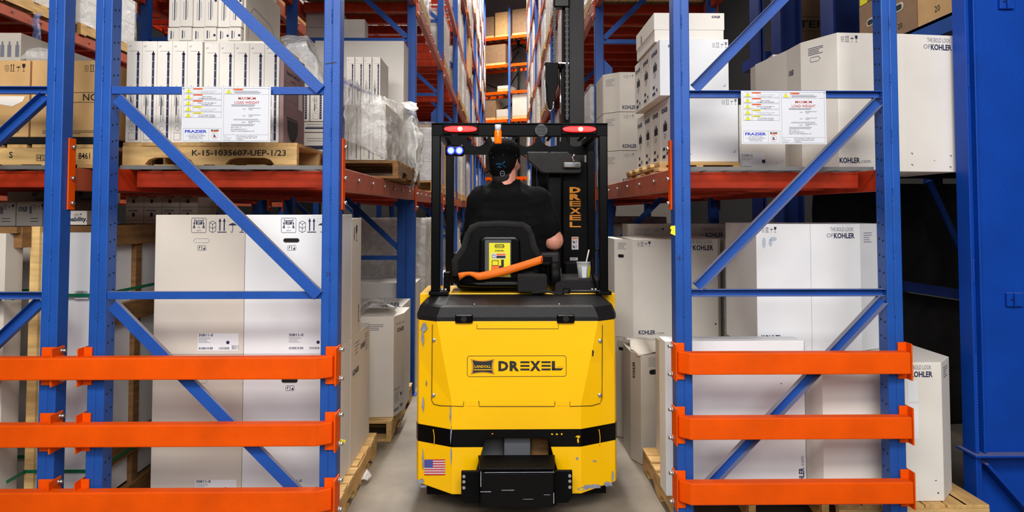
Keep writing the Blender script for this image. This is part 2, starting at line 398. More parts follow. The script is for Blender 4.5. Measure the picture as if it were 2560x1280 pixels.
# ------------------------------------------------------------------ hall
struct(MB().box(-9, 9, -7, 36, -.1, 0).build('floor', 'floor'))
struct(MB().box(-9, 9, -7, 36, 12.5, 12.6).build('ceiling', 'darkwall'))
struct(MB().box(-9.1, -9, -7, 36, 0, 12.5).build('wall_left', 'darkwall'))
struct(MB().box(9, 9.1, -7, 36, 0, 12.5).build('wall_right', 'darkwall'))
struct(MB().box(-9, 9, 34, 34.1, 0, 12.5).build('wall_back', 'concrete'))
# ------------------------------------------------------------------ pallet racks
XA0, XA1 = -1.861, -0.744          # left rack beside the aisle
XB0, XB1 = -3.12, -2.000           # rack back to back with it
XC0, XC1 = 0.808, 1.875            # right rack
YL, YR, BAY, BAYR = 3.11, 3.17, 2.72, 2.68
LV = [1.757, 3.44, 4.60, 5.75, 6.90, 8.05, 9.2]
PW, PD = .076, .078
FRAMES = {}
def front_frame(label, X0, X1, Y, mirror, H=4.2):
    """the detailed end frame of a rack: two seamed posts, struts and diagonals"""
    t = thing('upright_frame', label, 'rack frame', ((X0 + X1) / 2, Y, 0))
    for px in (X0, X1 - PW):
        m = MB(); m.box(px, px + PW / 2 - .0008, Y, Y + PD, .006, H); m.box(px + PW / 2 + .0008, px + PW, Y, Y + PD, .006, H); m.box(px + .004, px + PW - .004, Y + .003, Y + PD - .003, .006, H)
        po = m.build('post', 'blue', t, bev=.004)
        wd = MB(); r = random.Random(int(px * 99))
        z = .25
        while z < H:
            for k in range(7): wd.ball((px + PW / 2 + r.uniform(-.002, .002), Y - .0005, z + k * .009), (.0032, .003, .007), 8, 5)
            z += .272
        wd.build('weld_seam', 'blue', po)
        hl = MB(); s = 1 if px == X0 else -1; xx = px + PW if s > 0 else px
        for k in range(int(H / .0508 / 1.5)):
            for dy in (.022, .055):
                z = .12 + k * .0762 + (.008 if dy > .03 else 0)
                hl.cyl((xx - s * .001, Y + dy, z), (xx + s * .0009, Y + dy, z), .0052, n=10)
        hl.build('hole_pattern', 'hole', po)
        MB().box(px - .02, px + PW + .02, Y - .02, Y + .12, 0, .008).build('foot_plate', 'blue', t)
    xi0, xi1 = X0 + PW - .002, X1 - PW + .002
    zs = [.215, 1.173, 2.108, 3.05, 3.99]
    for z in zs:
        if z > H: break
        m = MB()
        if mirror: m.box(xi0, xi1, Y + .030, Y + .034, z - .017, z + .017).box(xi0, xi1, Y + .006, Y + .034, z + .013, z + .017).box(xi0, xi1, Y + .006, Y + .034, z - .017, z - .0135)
        else: m.box(xi0, xi1, Y + .008, Y + .034, z - .017, z + .017)
        m.build('horizontal_strut', 'blued', t, bev=.001)
    for a, b in zip(zs, zs[1:]):
        if b > H: break
        m = MB()
        if mirror: A = Vector((xi0 + .03, Y + .012, a + .028)); B = Vector((xi1 - .015, Y + .012, b - .03))
        else: A = Vector((xi1 - .012, Y - .002, a + .0)); B = Vector((xi0 + .035, Y + .0, b - .04))
        if mirror:
            d = (B - A).normalized(); n = Vector((-d.z, 0, d.x)); n = n if n.z > 0 else -n
            o = Vector((0, .016, 0))
            m.bar(A + o, B + o, .003, .05, n)
            for q in (-1, 1): m.bar(A + n * .024 * q, B + n * .024 * q, .032, .003, n)
        else:
            d = (B - A).normalized(); n = Vector((-d.z, 0, d.x)); n = n if n.z > 0 else -n
            m.bar(A, B, .024, .052, n)
        m.build('diagonal_brace', 'blued', t, bev=.0015)
    return t
front_frame('blue end frame of the left rack beside the aisle, with diagonals falling to the right', XA0, XA1, YL, False)
front_frame('blue end frame at the far left edge of the photo, one post in view', XB0, XB1, YL, True)
front_frame('blue end frame of the right rack, with diagonals rising to the right', XC0, XC1, YR, True)

def plain_frame(X0, X1, Y, H, label, doubler=0):
    t = thing('upright_frame', label, 'rack frame', ((X0 + X1) / 2, Y, 0))
    for k, px in enumerate((X0, X1 - PW)):
        MB().box(px, px + PW, Y, Y + PD, .006, H).box(px - .02, px + PW + .02, Y - .02, Y + .1, 0, .006).build('post', 'blue', t, bev=.003, seg=1)
        if doubler and ((k == 1) == (doubler < 0)):
            q = px - PW - .001 if k == 1 else px + PW + .001
            MB().prism([(q, .006), (q + PW, .006), (q + PW, 2.88 if k == 1 else 2.8), (q, 2.8 if k == 1 else 2.88)], Y, Y + PD, 'y').build('post_doubler', 'blue', t, bev=.003, seg=1)
    z = .22; k = 0
    while z < H:
        MB().box(X0 + PW, X1 - PW, Y + .02, Y + .05, z - .018, z + .018).build('horizontal_strut', 'blue', t)
        if z + .94 < H:
            A = (X1 - PW, Y + .03, z + .02); B = (X0 + PW, Y + .03, z + .92)
            if doubler > 0: A, B = (X0 + PW, Y + .03, z + .02), (X1 - PW, Y + .03, z + .92)
            MB().bar(A, B, .02, .045, (0, 0, 1)).build('diagonal_brace', 'blue', t)
        z += .94
    return t
def H_for(Y): return min(11.6, 1.9 + .45 * Y + 1.0) if Y < 12 else 11.4
for k in range(1, 11):
    Y = YL + BAY * k
    plain_frame(XA0, XA1, Y, H_for(Y), 'blue upright frame of the left aisle rack, %s from the front' % ORDN[k], doubler=-1 if k < 4 else 0)
for k in range(1, 8):
    Y = YR + BAYR * k
    plain_frame(XC0, XC1, Y, H_for(Y), 'blue upright frame of the right aisle rack, %s from the front' % ORDN[k], doubler=1 if k < 4 else 0)
for k in range(1, 4):
    Y = YL + BAY * k
    plain_frame(XB0, XB1, Y, 5.5, 'blue upright frame in the rack behind the left aisle rack, %s from the front' % ORDN[k])

def make_beam(L, aisle, mat_='beam', rivets=False):
    """load beam along the aisle with its two connector plates, origin at its near lower corner"""
    t = thing('shelf_beam', 'x', 'rack beam', (0, 0, 0)); t['kind'] = 'thing'; s0 = aisle
    MB().box(-.025, .025, .001, L - .001, 0, .105).box(s0 * .025, s0 * .0295, .001, .012, 0, .105).box(s0 * .025, s0 * .0295, L - .012, L - .001, 0, .105).build('beam', mat_, t, bev=.006, seg=1)
    s = aisle
    for y0 in (-.035, L - .012):
        m = MB().box(s * .0295, s * .036, y0, y0 + .047, -.09, .24)
        c = m.build('connector_plate', 'orange', t)
        if rivets:
            for z in (-.06, .055, .2): MB().cyl((s * .034, y0 + .022, z), (s * .05, y0 + .022, z), .009, n=8).build('bolt', 'steel', c)
    if rivets:
        for k in range(6): MB().cyl((s * .025, .35 + k * (L - .7) / 5, .06), (s * .036, .35 + k * (L - .7) / 5, .06), .009, n=8).build('rivet', 'steel', t)
    return t
def make_deck(X0, X1, L, fine):
    """open deck of a bay: cross bars between the beams under a wire mesh, origin at near aisle-less corner"""
    t = thing('wire_deck', 'x', 'wire deck', (0, 0, 0)); W = X1 - X0
    n = 7
    for k in range(n):
        y = .16 + k * (L - .36) / (n - 1)
        MB().box(.02, W - .02, y, y + .06, -.085, -.006).build('cross_bar', 'rust', t)
    m = MB(); s = .004 if fine else .005
    dx, dy = (.11, .055) if fine else (.15, .11)
    x = .03
    while x < W - .02: m.box(x, x + s, .02, L - .06, -.004, 0); x += dx
    y = .02
    while y < L - .05: m.box(.02, W - .02, y, y + s, 0, s); y += dy
    m.box(.02, W - .02, .012, .018, -.006, .012)
    m.build('wire_mesh', 'wire', t)
    return t
protos = {}
def zpx(Y, z):   # rough pixel row of a height at a distance
    return 530 - (z - CAMZ) * F / Y
def row(X0, X1, Y0, bay, nb, side, aisle, k0=0, maxlev=7):
    for k in range(k0, nb):
        for l, z in enumerate(LV[:maxlev]):
            ya = Y0 + k * bay + PD; L = bay - PD; yend = Y0 + (k + 1) * bay
            if zpx(yend, z) < -25 and not (k == 0 and l == 1): continue  # front bay second level is out of view, kept to block light
            nm = 'side' if aisle else 'x'
            lab = '%s, %s bay, %s level' % (side, ORDN[k], ORDN[l])
            for q, (xx, s) in enumerate(((X1 - .028, 1), (X0 + .028, -1))):
                near = (aisle > 0 and s > 0) or (aisle < 0 and s < 0)
                rv = near and k < 2
                key = (s, rv, round(L, 3), near)
                if key not in protos:
                    protos[key] = make_beam(L, s, 'beam' if near else 'rust', rv); b = protos[key]; b.location = (xx, ya, z - .105); ORG[b.name] = b.location
                    b['label'] = 'orange %s beam of the %s' % ('aisle side' if near else 'back', lab)
                else: b = dup(protos[key], (xx, ya, z - .105), 'orange %s beam of the %s' % ('aisle side' if near else 'back', lab))
            fine = k == 0
            key = ('d', fine, round(L, 3), round(X1 - X0, 3))
            if key not in protos:
                protos[key] = d = make_deck(X0 + .056, X1 - .056, L, fine); d.location = (X0 + .056, ya, z); ORG[d.name] = d.location
                d['label'] = 'wire deck, orange bars, ' + lab
            else: dup(protos[key], (X0 + .056, ya, z), 'wire deck, orange bars, ' + lab)
row(XA0, XA1, YL, BAY, 10, 'left aisle rack', 1)
row(XC0, XC1, YR, BAYR, 7, 'right aisle rack', -1)
XE0, XE1 = -5.6, -4.5
row(XE0, XE1, YL, BAY, 4, 'outer left rack', 1, k0=0, maxlev=4)
for k in range(1, 5): plain_frame(XE0, XE1, YL + BAY * k, 6.5, 'blue upright frame of the outer left rack, %s from the front' % ORDN[k])
row(XB0, XB1, YL, BAY, 2, 'rack behind left aisle rack', 1, maxlev=2)

# end-of-rack orange guard rails
def guard(X0, X1, Y, z, label, posts, endL, endR):
    t = thing('guard_rail', label, 'guard rail', ((X0 + X1) / 2, Y, z), 'x')
    del t['group']
    yf = Y - .066; yb = Y - .012
    P = []
    if endL: P += [(X0 + .006, Y - .022), (X0 + .05, yf)]
    else: P += [(X0, yf)]
    if endR: P += [(X1 - .075, yf), (X1 - .012, Y - .03), (X1 - .012, yb)]
    else: P += [(X1 - .008, yf), (X1 - .008, yb)]
    if endL: P += [(X0 + .006, yb)]
    else: P += [(X0, yb)]
    MB().prism(P, z - .049, z + .049).build('rail', 'orange', t, bev=.006)
    for (a, b, sd) in posts:
        m = MB().box(a, b, Y - .011, Y - .002, z - .083, z + .085)
        if sd: 
            e = b if sd > 0 else a
            m.box(e - .001, e + sd * .006, Y - .05, Y + .04, z - .083, z + .085)
        br = m.build('mounting_bracket', 'orange', t, bev=.002)
        e = (b + .0) if sd >= 0 else a; s = 1 if sd >= 0 else -1
        for q in (-1, 1):
            bo = MB().cyl((e + s * .004, Y + .018, z + q * .065), (e + s * .026, Y + .018, z + q * .065), .008, n=10)
            bo.cyl((e + s * .004, Y + .018, z + q * .065), (e + s * .012, Y + .018, z + q * .065), .013, n=6)
            bo.build('bolt', 'steel', br)
for z, w_ in ((.86, 'upper'), (.568, 'middle'), (.277, 'lower')):
    guard(-3.2, XA1, YL, z, 'long orange guard rail across the left rack ends, %s of three' % w_, [(XB1 - .06, XB1 + .006, 1), (XA0 - .012, XA0 + .025, -1), (XA1 - .05, XA1 + .001, 1)], False, True)
    guard(XC0 - .004, XC1, YR, z, 'orange guard rail across the right rack end, %s of three' % w_, [(XC0 - .008, XC0 + .036, -1), (XC1 - .035, XC1 + .004, 1)], True, False)

# load signs hung on the end frames
def sign(x0, Y, z1, label):
    Wd, Hd = .402, .252
    t = thing('load_sign', label, 'sign', (x0 + Wd / 2, Y, z1 - Hd))
    z0 = z1 - Hd
    MB().box(x0, x0 + Wd, Y, Y + .003, z0, z1).build('sign_plate', 'signwhite', t, bev=.0008)
    d = front(x0, Y, z0, .0008)
    for i in range(5):
        v = .2215 - i * .0277
        d.frame(.009, v, .172, .0245, .0006, 'grey_ink'); d.rect(.051, v, .0006, .0245, 'grey_ink')
        c = 'signorange' if i < 3 else 'signyellow'
        d.rect(.0525, v + .0175, .042, .0065, c); d.text('WARNING' if i < 3 else 'CAUTION', .062, v + .0185, .0042, 'red_ink' if i < 3 else 'black_ink', .01, k=2)
        d.poly([(.056, v + .0185), (.0605, v + .0185), (.0582, v + .0225)], 'black_ink', 2)
        d.poly([(.017, v + .002), (.045, v + .002), (.031, v + .0235)], 'grey_ink'); d.poly([(.0185, v + .003), (.0435, v + .003), (.031, v + .0218)], 'signyellow', 2)
        d.text('!', .031, v + .0045, .0115, 'black_ink', .01, al='c', k=3)
    for i, (a, b) in enumerate((('Do not alter this structure without', 'consulting the supplier'), ('DO NOT', 'CLIMB ON RACKS'), ('Report all damage to', 'management'), ('Check beams and columns for damage', 'and load weights'), ('If in doubt always', 'contact the supplier'))):
        v = .2215 - i * .0277; h = .0046 if i in (1, 2, 4) else .0028
        ww = (.085, .045, .083, .085, .073)[i]
        d.text(a, .115, v + .0098, h, 'ink' if i in (1, 2, 4) else 'grey_ink', .005, w=ww, al='c').text(b, .115, v + .0025, h, 'ink' if i in (1, 2, 4) else 'grey_ink', .005, w=(.06, .08, .05, .06, .08)[i], al='c')
    d.frame(.009, .0055, .172, .057, .0006, 'grey_ink'); d.rect(.125, .0055, .0006, .057, 'grey_ink')
    d.text('FRAZIER', .0665, .042, .0125, 'signblue', .035, w=.099, al='c')
    for i, s_ in enumerate(('91 Fairview Ave', 'Long Valley, NJ 07853', '(908) 876-3001', 'www.frazier.com')): d.text(s_, .0665, .033 - i * .0066, .0038, 'ink', 0, w=(.062, .088, .06, .064)[i], al='c')
    d.text('RMI', .152, .0475, .009, 'black_ink', .04, w=.034, al='c').rect(.135, .0465, .034, .004, 'signorange', 2)
    d.ring(.152, .027, .0145, .0008, 'grey_ink'); d.text('R', .152, .0215, .0125, 'black_ink', .03, al='c').rect(.1455, .021, .013, .004, 'red_ink', 2)
    d.frame(.19, .0055, .204, .239, .0008, 'grey_ink')
    v = .2175; d.rect(.19, v, .204, .0006, 'grey_ink').rect(.232, v, .0006, .0275, 'grey_ink').rect(.233, v + .0185, .043, .007, 'signorange').text('WARNING', .243, v + .0195, .0045, 'red_ink', .01, k=2)
    d.poly([(.198, v + .003), (.226, v + .003), (.212, v + .0245)], 'grey_ink').poly([(.1995, v + .004), (.2245, v + .004), (.212, v + .0228)], 'signyellow', 2).text('!', .212, v + .0055, .0115, 'black_ink', .01, al='c', k=3)
    d.lines(.238, v + .0135, .14, 3, .0048, .0013, 'ink', 3)
    d.text('MAXIMUM', .295, .1935, .0125, 'red_ink', .008, w=.078, al='c').text('LOAD WEIGHT', .295, .174, .0125, 'red_ink', .008, w=.112, al='c')
    d.lines(.225, .168, .14, 2, .005, .0016, 'ink', 4)
    for a, b, v in (('1,000 lb', 'MAXIMUM PALLET', .149), ('1,000 lb', 'AVERAGE PALLET', .118), ('30,000 lb', 'MAXIMUM TOTAL', .0885)):
        d.text(a, .29, v, .0034, 'ink', .008, al='r').text(b, .303, v + .0035, .0034, 'ink', .008, w=.054).text('WEIGHT', .303, v - .003, .0034, 'ink', .008)
    d.lines(.235, .1035, .12, 2, .004, .0013, 'grey_ink', 6).lines(.225, .079, .135, 2, .006, .0014, 'ink', 7)
    for i, s_ in enumerate(('BAY TYPE: -12', 'MAX BEAM SPACING: 51"', 'HEIGHT TO FIRST BEAM BELOW: -68"')): d.text(s_, .225, .0645 - i * .0085, .0038, 'ink', .008, w=(.045, .072, .105)[i])
    d.rect(.19, .0325, .204, .0006, 'grey_ink').rect(.248, .0055, .0006, .027, 'grey_ink')
    for i, (a, b) in enumerate((('Client', 'The Hampton & Hills Corp.'), ('Project Reference', 'Obrien Code: BC 2015'), ('Date Supplied', '11/8/2015'))): d.text(a, .195, .025 - i * .008, .0034, 'grey_ink').text(b, .251, .0245 - i * .008, .005, 'ink', 0, w=(.095, .09, .03)[i])
    d.build(t, 'lettering')
    m = MB()
    for u in (.008, Wd - .008): m.cyl((x0 + u, Y - .001, z1 - .008), (x0 + u, Y + .012, z1 - .008), .004, n=10)
    m.build('fastener', 'steel', t)
    return t
sign(AX(454, 3.095, 280), 3.094, AZ(217, 3.095, 560), 'white load capacity sign on the left rack, hung over a blue strut')
sign(AX(1853, 3.16, 280), 3.16, AZ(227, 3.16, 1950), 'white load capacity sign on the right rack, hung over a blue strut')
# handwriting and stickers on the posts
d = front(XA1 - PW, YL, 0, .0008)
for (px, py, s_, h) in ((815, 690, '20-', .017), (824, 703, '5', .016)):
    p = at(px, py, YL); d.text(s_, p.x - (XA1 - PW), p.z, h, 'ink')
p = at(814, 160, YL); d.line((p.x - (XA1 - PW), p.z), (p.x - (XA1 - PW) + .05, p.z + .008), .006, 'ink')
fr = [o for o in bpy.data.objects if o.get('label', '').startswith('blue end frame')]
d.build(fr[0], 'handwriting')
d = front(XC0, YR, 0, .0008); p = at(1692, 655, YR); d.text('4', p.x - XC0 + .002, p.z, .035, 'ink', w=.016); d.build(fr[2], 'handwriting')
m = MB(); p = at(1679, 565, YR - .002)
m.prism([(p.x - .007, p.z - .035), (p.x + .016, p.z - .045), (p.x + .016, p.z + .002), (p.x - .004, p.z), (p.x - .008, p.z - .01), (p.x - .002, p.z - .018)], YR - .006, YR - .004, 'y')
tag(m.build('sticker', 'signyellow'), 'bright yellow sticker flag on the left post of the right end frame', 'sticker')
# ------------------------------------------------------------------ pallets
def pallet(x0, x1, y0, y1, z0, label, along='x', h=.125, n=7, mat_=None, group=None, notch=True, simple=False, rz=0):
    """stringers run along x or y; deck boards cross them"""
    t = thing('pallet', label, 'pallet', ((x0 + x1) / 2, (y0 + y1) / 2, z0), group)
    bt = .018; hs = h - 2 * bt
    ms = mat_ or ('woodx' if along == 'x' else 'woody'); mb_ = mat_ or ('woody' if along == 'x' else 'woodx')
    def pr(a0, a1):   # notched stringer outline (length, z)
        zb = z0 + bt; zt = z0 + h - bt; Ln = a1 - a0
        if not notch: return [(a0, zb), (a1, zb), (a1, zt), (a0, zt)]
        P = [(a0, zb)]
        for c in (.27, .73):
            c0 = a0 + Ln * c
            P += [(c0 - .12, zb), (c0 - .10, zb + .024), (c0 - .07, zb + .034), (c0 + .07, zb + .034), (c0 + .10, zb + .024), (c0 + .12, zb)]
        return P + [(a1, zb), (a1, zt), (a0, zt)]
    for k in range(3):
        if along == 'x':
            y = y0 + k * (y1 - y0 - .035) / 2; MB().prism(pr(x0, x1), y, y + .035, 'y').build('stringer', ms, t)
        else:
            x = x0 + k * (x1 - x0 - .035) / 2; MB().prism(pr(y0, y1), x, x + .035, 'x').build('stringer', ms, t)
    r = random.Random(int(x0 * 77 + y0 * 13))
    for top in (0, 1):
        nn = n if top else max(3, n - 3)
        for k in range(nn):
            wd = .095 if 0 < k < nn - 1 else .12
            z = z0 + (h - bt if top else 0); j = r.uniform(-.006, .006)
            if along == 'x':
                c = x0 + wd / 2 + k * (x1 - x0 - wd) / (nn - 1)
                MB().box(c - wd / 2, c + wd / 2, y0 + j, y1 + j, z, z + bt).build('deck_board', mb_, t, bev=.0015, seg=1)
            else:
                c = y0 + wd / 2 + k * (y1 - y0 - wd) / (nn - 1)
                MB().box(x0 + j, x1 + j, c - wd / 2, c + wd / 2, z, z + bt).build('deck_board', mb_, t, bev=.0015, seg=1)
    if rz: t.rotation_euler = (0, 0, rz)
    return t
# ------------------------------------------------------------------ cartons
def carton(x0, x1, y0, y1, z0, z1, label, m='white', group=None, seam=True, rz=0, cat='carton', name='carton', tape=False):
    cx, cy = (x0 + x1) / 2, (y0 + y1) / 2
    o = MB().box(x0, x1, y0, y1, z0, z1).build(name, m, org=(cx, cy, z0), bev=.0025)
    tag(o, label, cat, group)
    if tape: MB().box(cx - .025, cx + .025, y0 - .0006, y1 + .0006, z1 - .08, z1 + .0006).build('packing_tape', 'cream', o)
    if rz: o.rotation_euler = (0, 0, rz)
    return o
def poly_carton(P, z0, z1, label, m='white', group=None, lid=0):
    cx = sum(p[0] for p in P) / len(P); cy = sum(p[1] for p in P) / len(P)
    mb = MB().prism(P, z0, z1)
    o = mb.build('carton', m, org=(cx, cy, z0), bev=.003)
    return tag(o, label, 'carton', group)
def octo(x0, x1, y0, y1, c): return [(x0 + c, y0), (x1 - c, y0), (x1, y0 + c), (x1, y1 - c), (x1 - c, y1), (x0 + c, y1), (x0, y1 - c), (x0, y0 + c)]
def face(P, i, z0, lift=.0012):
    """decal frame on side i of a footprint given counter-clockwise as seen from above"""
    a = P[i]; b = P[(i + 1) % len(P)]
    return Decal((a[0], a[1], z0), (b[0] - a[0], b[1] - a[1], 0), (0, 0, 1), lift)

# --- floor of the left rack: tall white cartons, two high
pl = pallet(-1.80, -.80, 3.38, 4.42, 0, 'long pine pallet on the floor under the tall cartons of the left rack', along='y', h=.14, n=9)
def tall_print(o, x0, y, z0, z1, open_=False):
    d = front(x0, y, z0); H = z1 - z0
    h = .072
    u = .178; v = H - .088
    d.team(u, v, h); d.cube(u + .088, v, h * .95); d.arrows(u + .128, v, h); d.umbrella(u + .18, v, h); d.glass(u + .234, v, h * .98)
    if open_: d.oval(u + .01, v - .05, .08, .022, 'greyp'); d.oval(u + .012, v - .046, .076, .016, 'hole', 2)
    else: d.path([(u + .02, v - .05), (u + .08, v - .05), (u + .09, v - .04), (u + .082, v - .03), (u + .02, v - .03), (u + .01, v - .04)], .0012, 'grey_ink', close=True)
    for q in (0, 1): d.frame(u + .032 + q * .021, v - .088, .02, .024, .0015, 'ink', r=.004)
    d.poly([(u + .036, v - .084), (u + .046, v - .07), (u + .04, v - .068)], 'ink'); d.poly([(u + .058, v - .084), (u + .066, v - .07), (u + .07, v - .084)], 'ink')
    d.rect(.222 - .004, .018, .2, .084, 'white2', .6)
    d.text('30811-0', .222, .088, .0135, 'ink', .02, w=.071).lines(.222, .081, .06, 5, .006, .0016, 'grey_ink')
    d.bars(.222, .024, .07, .011, 'ink', 3).bars(.322, .024, .052, .011, 'ink', 4).bars(.386, .024, .034, .02, 'grey_ink', 5)
    d.poly([(.366 + .0095 * math.sin(2 * PI * i / 5), .058 + .0095 * math.cos(2 * PI * i / 5)) for i in range(5)], 'ink')
    d.build(o)
g = 'tall team lift cartons in the left rack'
xa, xb, xc = AX(386, 3.4, 700), AX(611, 3.4, 700), -.838
for (x0, x1, nm) in ((xa, xb - .001, 'left column'), (xb + .001, xc, 'right column at post')):
    for (z0, z1, lv) in ((.14, .848, 'bottom carton'), (.85, AZ(537, 3.4, 500), 'top carton')):
        o = carton(x0, x1, 3.4, 3.815, z0, z1, 'tall team lift carton, left rack floor, %s, %s' % (lv, nm), 'beige' if x0 < xb else 'white2', g)
        tall_print(o, x0, 3.4, z0, z1, x0 > xb - .01)
for (y0, y1, z0, z1, nm) in ((3.82, 4.07, .85, 1.515, 'upper narrow white carton with a wine glass mark, directly behind the tall team lift cartons'), (3.82, 4.36, .14, .848, 'lower white carton with dark lettering, facing the aisle behind the tall team lift cartons')):
    o = carton(-1.28, xc, y0, y1, z0, z1, nm)
    d = rside(xc, y0, z0)
    if z0 > .5: d.glass(.1, z1 - z0 - .13, .09).rect(.05, z1 - z0 - .12, .02, .07, 'grey_ink').text('KOHLER', .2, .06, .02, 'ink', .03, rot=90)
    else: d.kohler(.26, z1 - z0 - .11, .03, tag=False).lines(.1, z1 - z0 - .05, .12, 4, .02, .003, 'ink').lines(.38, z1 - z0 - .05, .1, 6, .018, .003, 'ink').text('KOHLER', .05, z1 - z0 - .22, .03, 'ink', .03)
    d.build(o)
o = carton(-1.73, -1.285, 3.83, 4.35, .14, 1.2, 'white carton hidden deep behind the tall team lift cartons')
# --- second pallet of the bay
pallet(-1.78, -.745, 4.66, 5.7, 0, 'pine pallet on the floor behind the first, under the chamfered carton by the aisle', along='y', h=.14, n=7)
P = [(-1.45, 4.72), (AX(984, 4.74, 900), 4.74), (-.70, 4.92), (-.70, 5.2), (-1.45, 5.2)]
o = poly_carton(P, .142, .83, 'white chamfered carton on the second left pallet, loose film lying on top', 'white')
d = face(P, 0, .142); W = P[1][0] - P[0][0]
d.lines(W - .18, .63, .11, 4, .012, .003, 'ink'); d.build(o)
d = face(P, 1, .142); d.kohler(.06, .57, .028, tag=False); d.text('THE BOLD LOOK', .04, .62, .014, 'grey_ink').text('2011-0', .02, .17, .02, 'ink').lines(.02, .15, .08, 5, .014, .003, 'grey_ink').bars(.01, .03, .08, .02).bars(.11, .04, .05, .02).disc(.13, .13, .012); d.build(o)
o = carton(-1.45, -.765, 5.26, 5.74, .142, AZ(766, 5.26, 960) , 'white carton with black lettering between the chamfered carton and the second left upright')
d = front(AX(931, 5.26), 5.26, .142); d.kohler(.07, .68, .035); d.build(o)

# --- loose film on the chamfered carton
def crumple(P0, nu, nv, amp, seed, name, label, m='film', cat='plastic film', parent=None, subs=1):
    """P0: rows of control points (3D) -> wrinkled film surface"""
    r = random.Random(seed); R = len(P0) - 1; K = len(P0[0]) - 1
    from mathutils import noise
    rows = []
    for i in range(nv + 1):
        tv = i / nv * R; a = min(int(tv), R - 1); fv = tv - a; row_ = []
        for j in range(nu + 1):
            tu = j / nu * K; b = min(int(tu), K - 1); fu = tu - b
            p = (Vector(P0[a][b]) * (1 - fu) + Vector(P0[a][b + 1]) * fu) * (1 - fv) + (Vector(P0[a + 1][b]) * (1 - fu) + Vector(P0[a + 1][b + 1]) * fu) * fv
            q = p * 7 + Vector((seed, seed * 2.3, 0))
            n1 = noise.noise_vector(q); n2 = noise.noise_vector(q * 3.1)
            rows_amp = amp
            row_.append(p + (n1 + n2 * .45) * rows_amp)
        rows.append(row_)
    mb = MB().grid(rows)
    o = mb.build(name, m, parent)
    if parent is None: tag(o, label, cat)
    sd = o.modifiers.new('s', 'SOLIDIFY'); sd.thickness = .0012
    return o
def PP(*a): return at(*a)
crumple([[PP(893, 790, 4.75), PP(930, 762, 4.75), PP(965, 765, 4.75), PP(985, 772, 4.72)],
         [PP(893, 770, 4.9), PP(925, 750, 4.9), PP(960, 757, 4.9), PP(990, 770, 4.9)],
         [PP(893, 778, 5.1), PP(925, 762, 5.1), PP(960, 766, 5.1), PP(990, 775, 5.1)]], 26, 14, .022, 3, 'film_scrap', 'crumpled clear film lying on the chamfered carton in the left rack', 'film2')

# --- left rack, floor, second bay and film wrapped load
def box_prints(o, x0, x1, y, z0, z1): pass
o = carton(-1.80, -.735, 6.5, 7.45, .14, 1.49, 'large pale carton load wrapped in shiny film, left rack floor past the second upright', 'white', cat='wrapped load', name='wrapped_load')
crumple([[(-1.81, 6.49, .2), (-1.2, 6.475, .2), (-.73, 6.48, .2), (-.722, 6.9, .2), (-.722, 7.46, .2)], [(-1.81, 6.49, 1.5), (-1.2, 6.48, 1.5), (-.725, 6.48, 1.5), (-.722, 6.9, 1.5), (-.722, 7.46, 1.5)]], 40, 24, .012, 8, 'stretch_film', None, 'film', parent=o)
pallet(-1.78, -.75, 6.45, 7.5, 0, 'pine pallet under the film wrapped load past the second left upright', along='y', h=.14, n=6)
o = carton(-1.78, -.76, 6.02, 6.42, 0.002, .93, 'low white carton standing beside the second left upright')
# ------------------------------------------------------------------ left rack, first level
pt = pallet(AX(306, 3.32, 390), -1.0, 3.32, 4.15, LV[0] + .006, 'notched pine pallet with stencilled number on the first level of the left rack', along='x', h=.125, n=9)
d = front(AX(480, 3.32, 390), 3.32, LV[0] + .006, .002)
d.text('K-15-1035607-UEP-1/23', 0, .062, .028, 'black_ink', .012, w=.455); d.build(pt, 'stencil')
zt = LV[0] + .006 + .125
def slim(x0, wd, y0, dp, z0, z1, label, group):
    o = carton(x0, x0 + wd, y0, y0 + dp, z0, z1, label, 'white', group); H = z1 - z0
    d = front(x0, y0, z0); k = H / .49
    u = wd * .69
    d.rect(u, .012, wd * .15, H - .075, 'ink'); d.poly([(u - .004, H - .067), (u + wd * .15 + .004, H - .067), (u + wd * .075, H - .048)], 'ink')
    n = 11
    for i in range(1, n): d.rect(u + wd * .03, .012 + (H - .075) * i / n, wd * .09, .002, 'white', 2)
    d.rect(wd * .2, H - .05, wd * .62, .001, 'grey_ink')
    for a, b, ln in ((.30, .24, .10), (.30, .08, .13), (.2, .24, .06)):
        d.rect(wd * a, H * b + .06, .0025, ln * k, 'grey_ink'); d.rect(wd * (a + .12), H * b + .06, .0018, ln * .8 * k, 'grey_ink'); d.rect(wd * (a + .2), H * b + .06, .0018, ln * .5 * k, 'grey_ink')
    d.rect(wd * .3, H * .27, .005, .085 * k, 'ink')
    d.ring(wd * .42, .07, wd * .16, .0014, 'grey_ink', n=12).frame(wd * .2, .012, wd * .44, .036, .0012, 'grey_ink')
    d.text('UP', wd * .12, H - .03, .008, 'grey_ink', rot=0)
    d.build(o); return o
g = 'tall slim cartons in the front row on the first left level'
sx = AX(315, 3.34, 240)
for i in range(10):
    x = sx + i * .0738 + (.008 if i > 4 else 0)
    slim(x, .0728, 3.34, .33, zt + .002, AZ(103 if i < 5 else 107, 3.34, 450), 'tall slim white carton with arrow strip, %s from the left in the front row' % ORDN[i], g)
xm = sx + 10 * .0738 + .009
o = carton(xm, xm + .02, 3.345, 3.70, zt + .002, AZ(122, 3.34, 700), 'thin mauve carton with dark print closing the right side of the slim cartons', 'mauve')
d = rside(xm + .02, 3.345, zt + .002)
d.text('Stainless Steel Sink', .04, .35, .02, 'black_ink', .01, w=.22).text('for kitchen', .1, .32, .014, 'black_ink').frame(.02, .22, .31, .09, .001, 'grey_ink').rect(.24, .2, .07, .09, 'white')
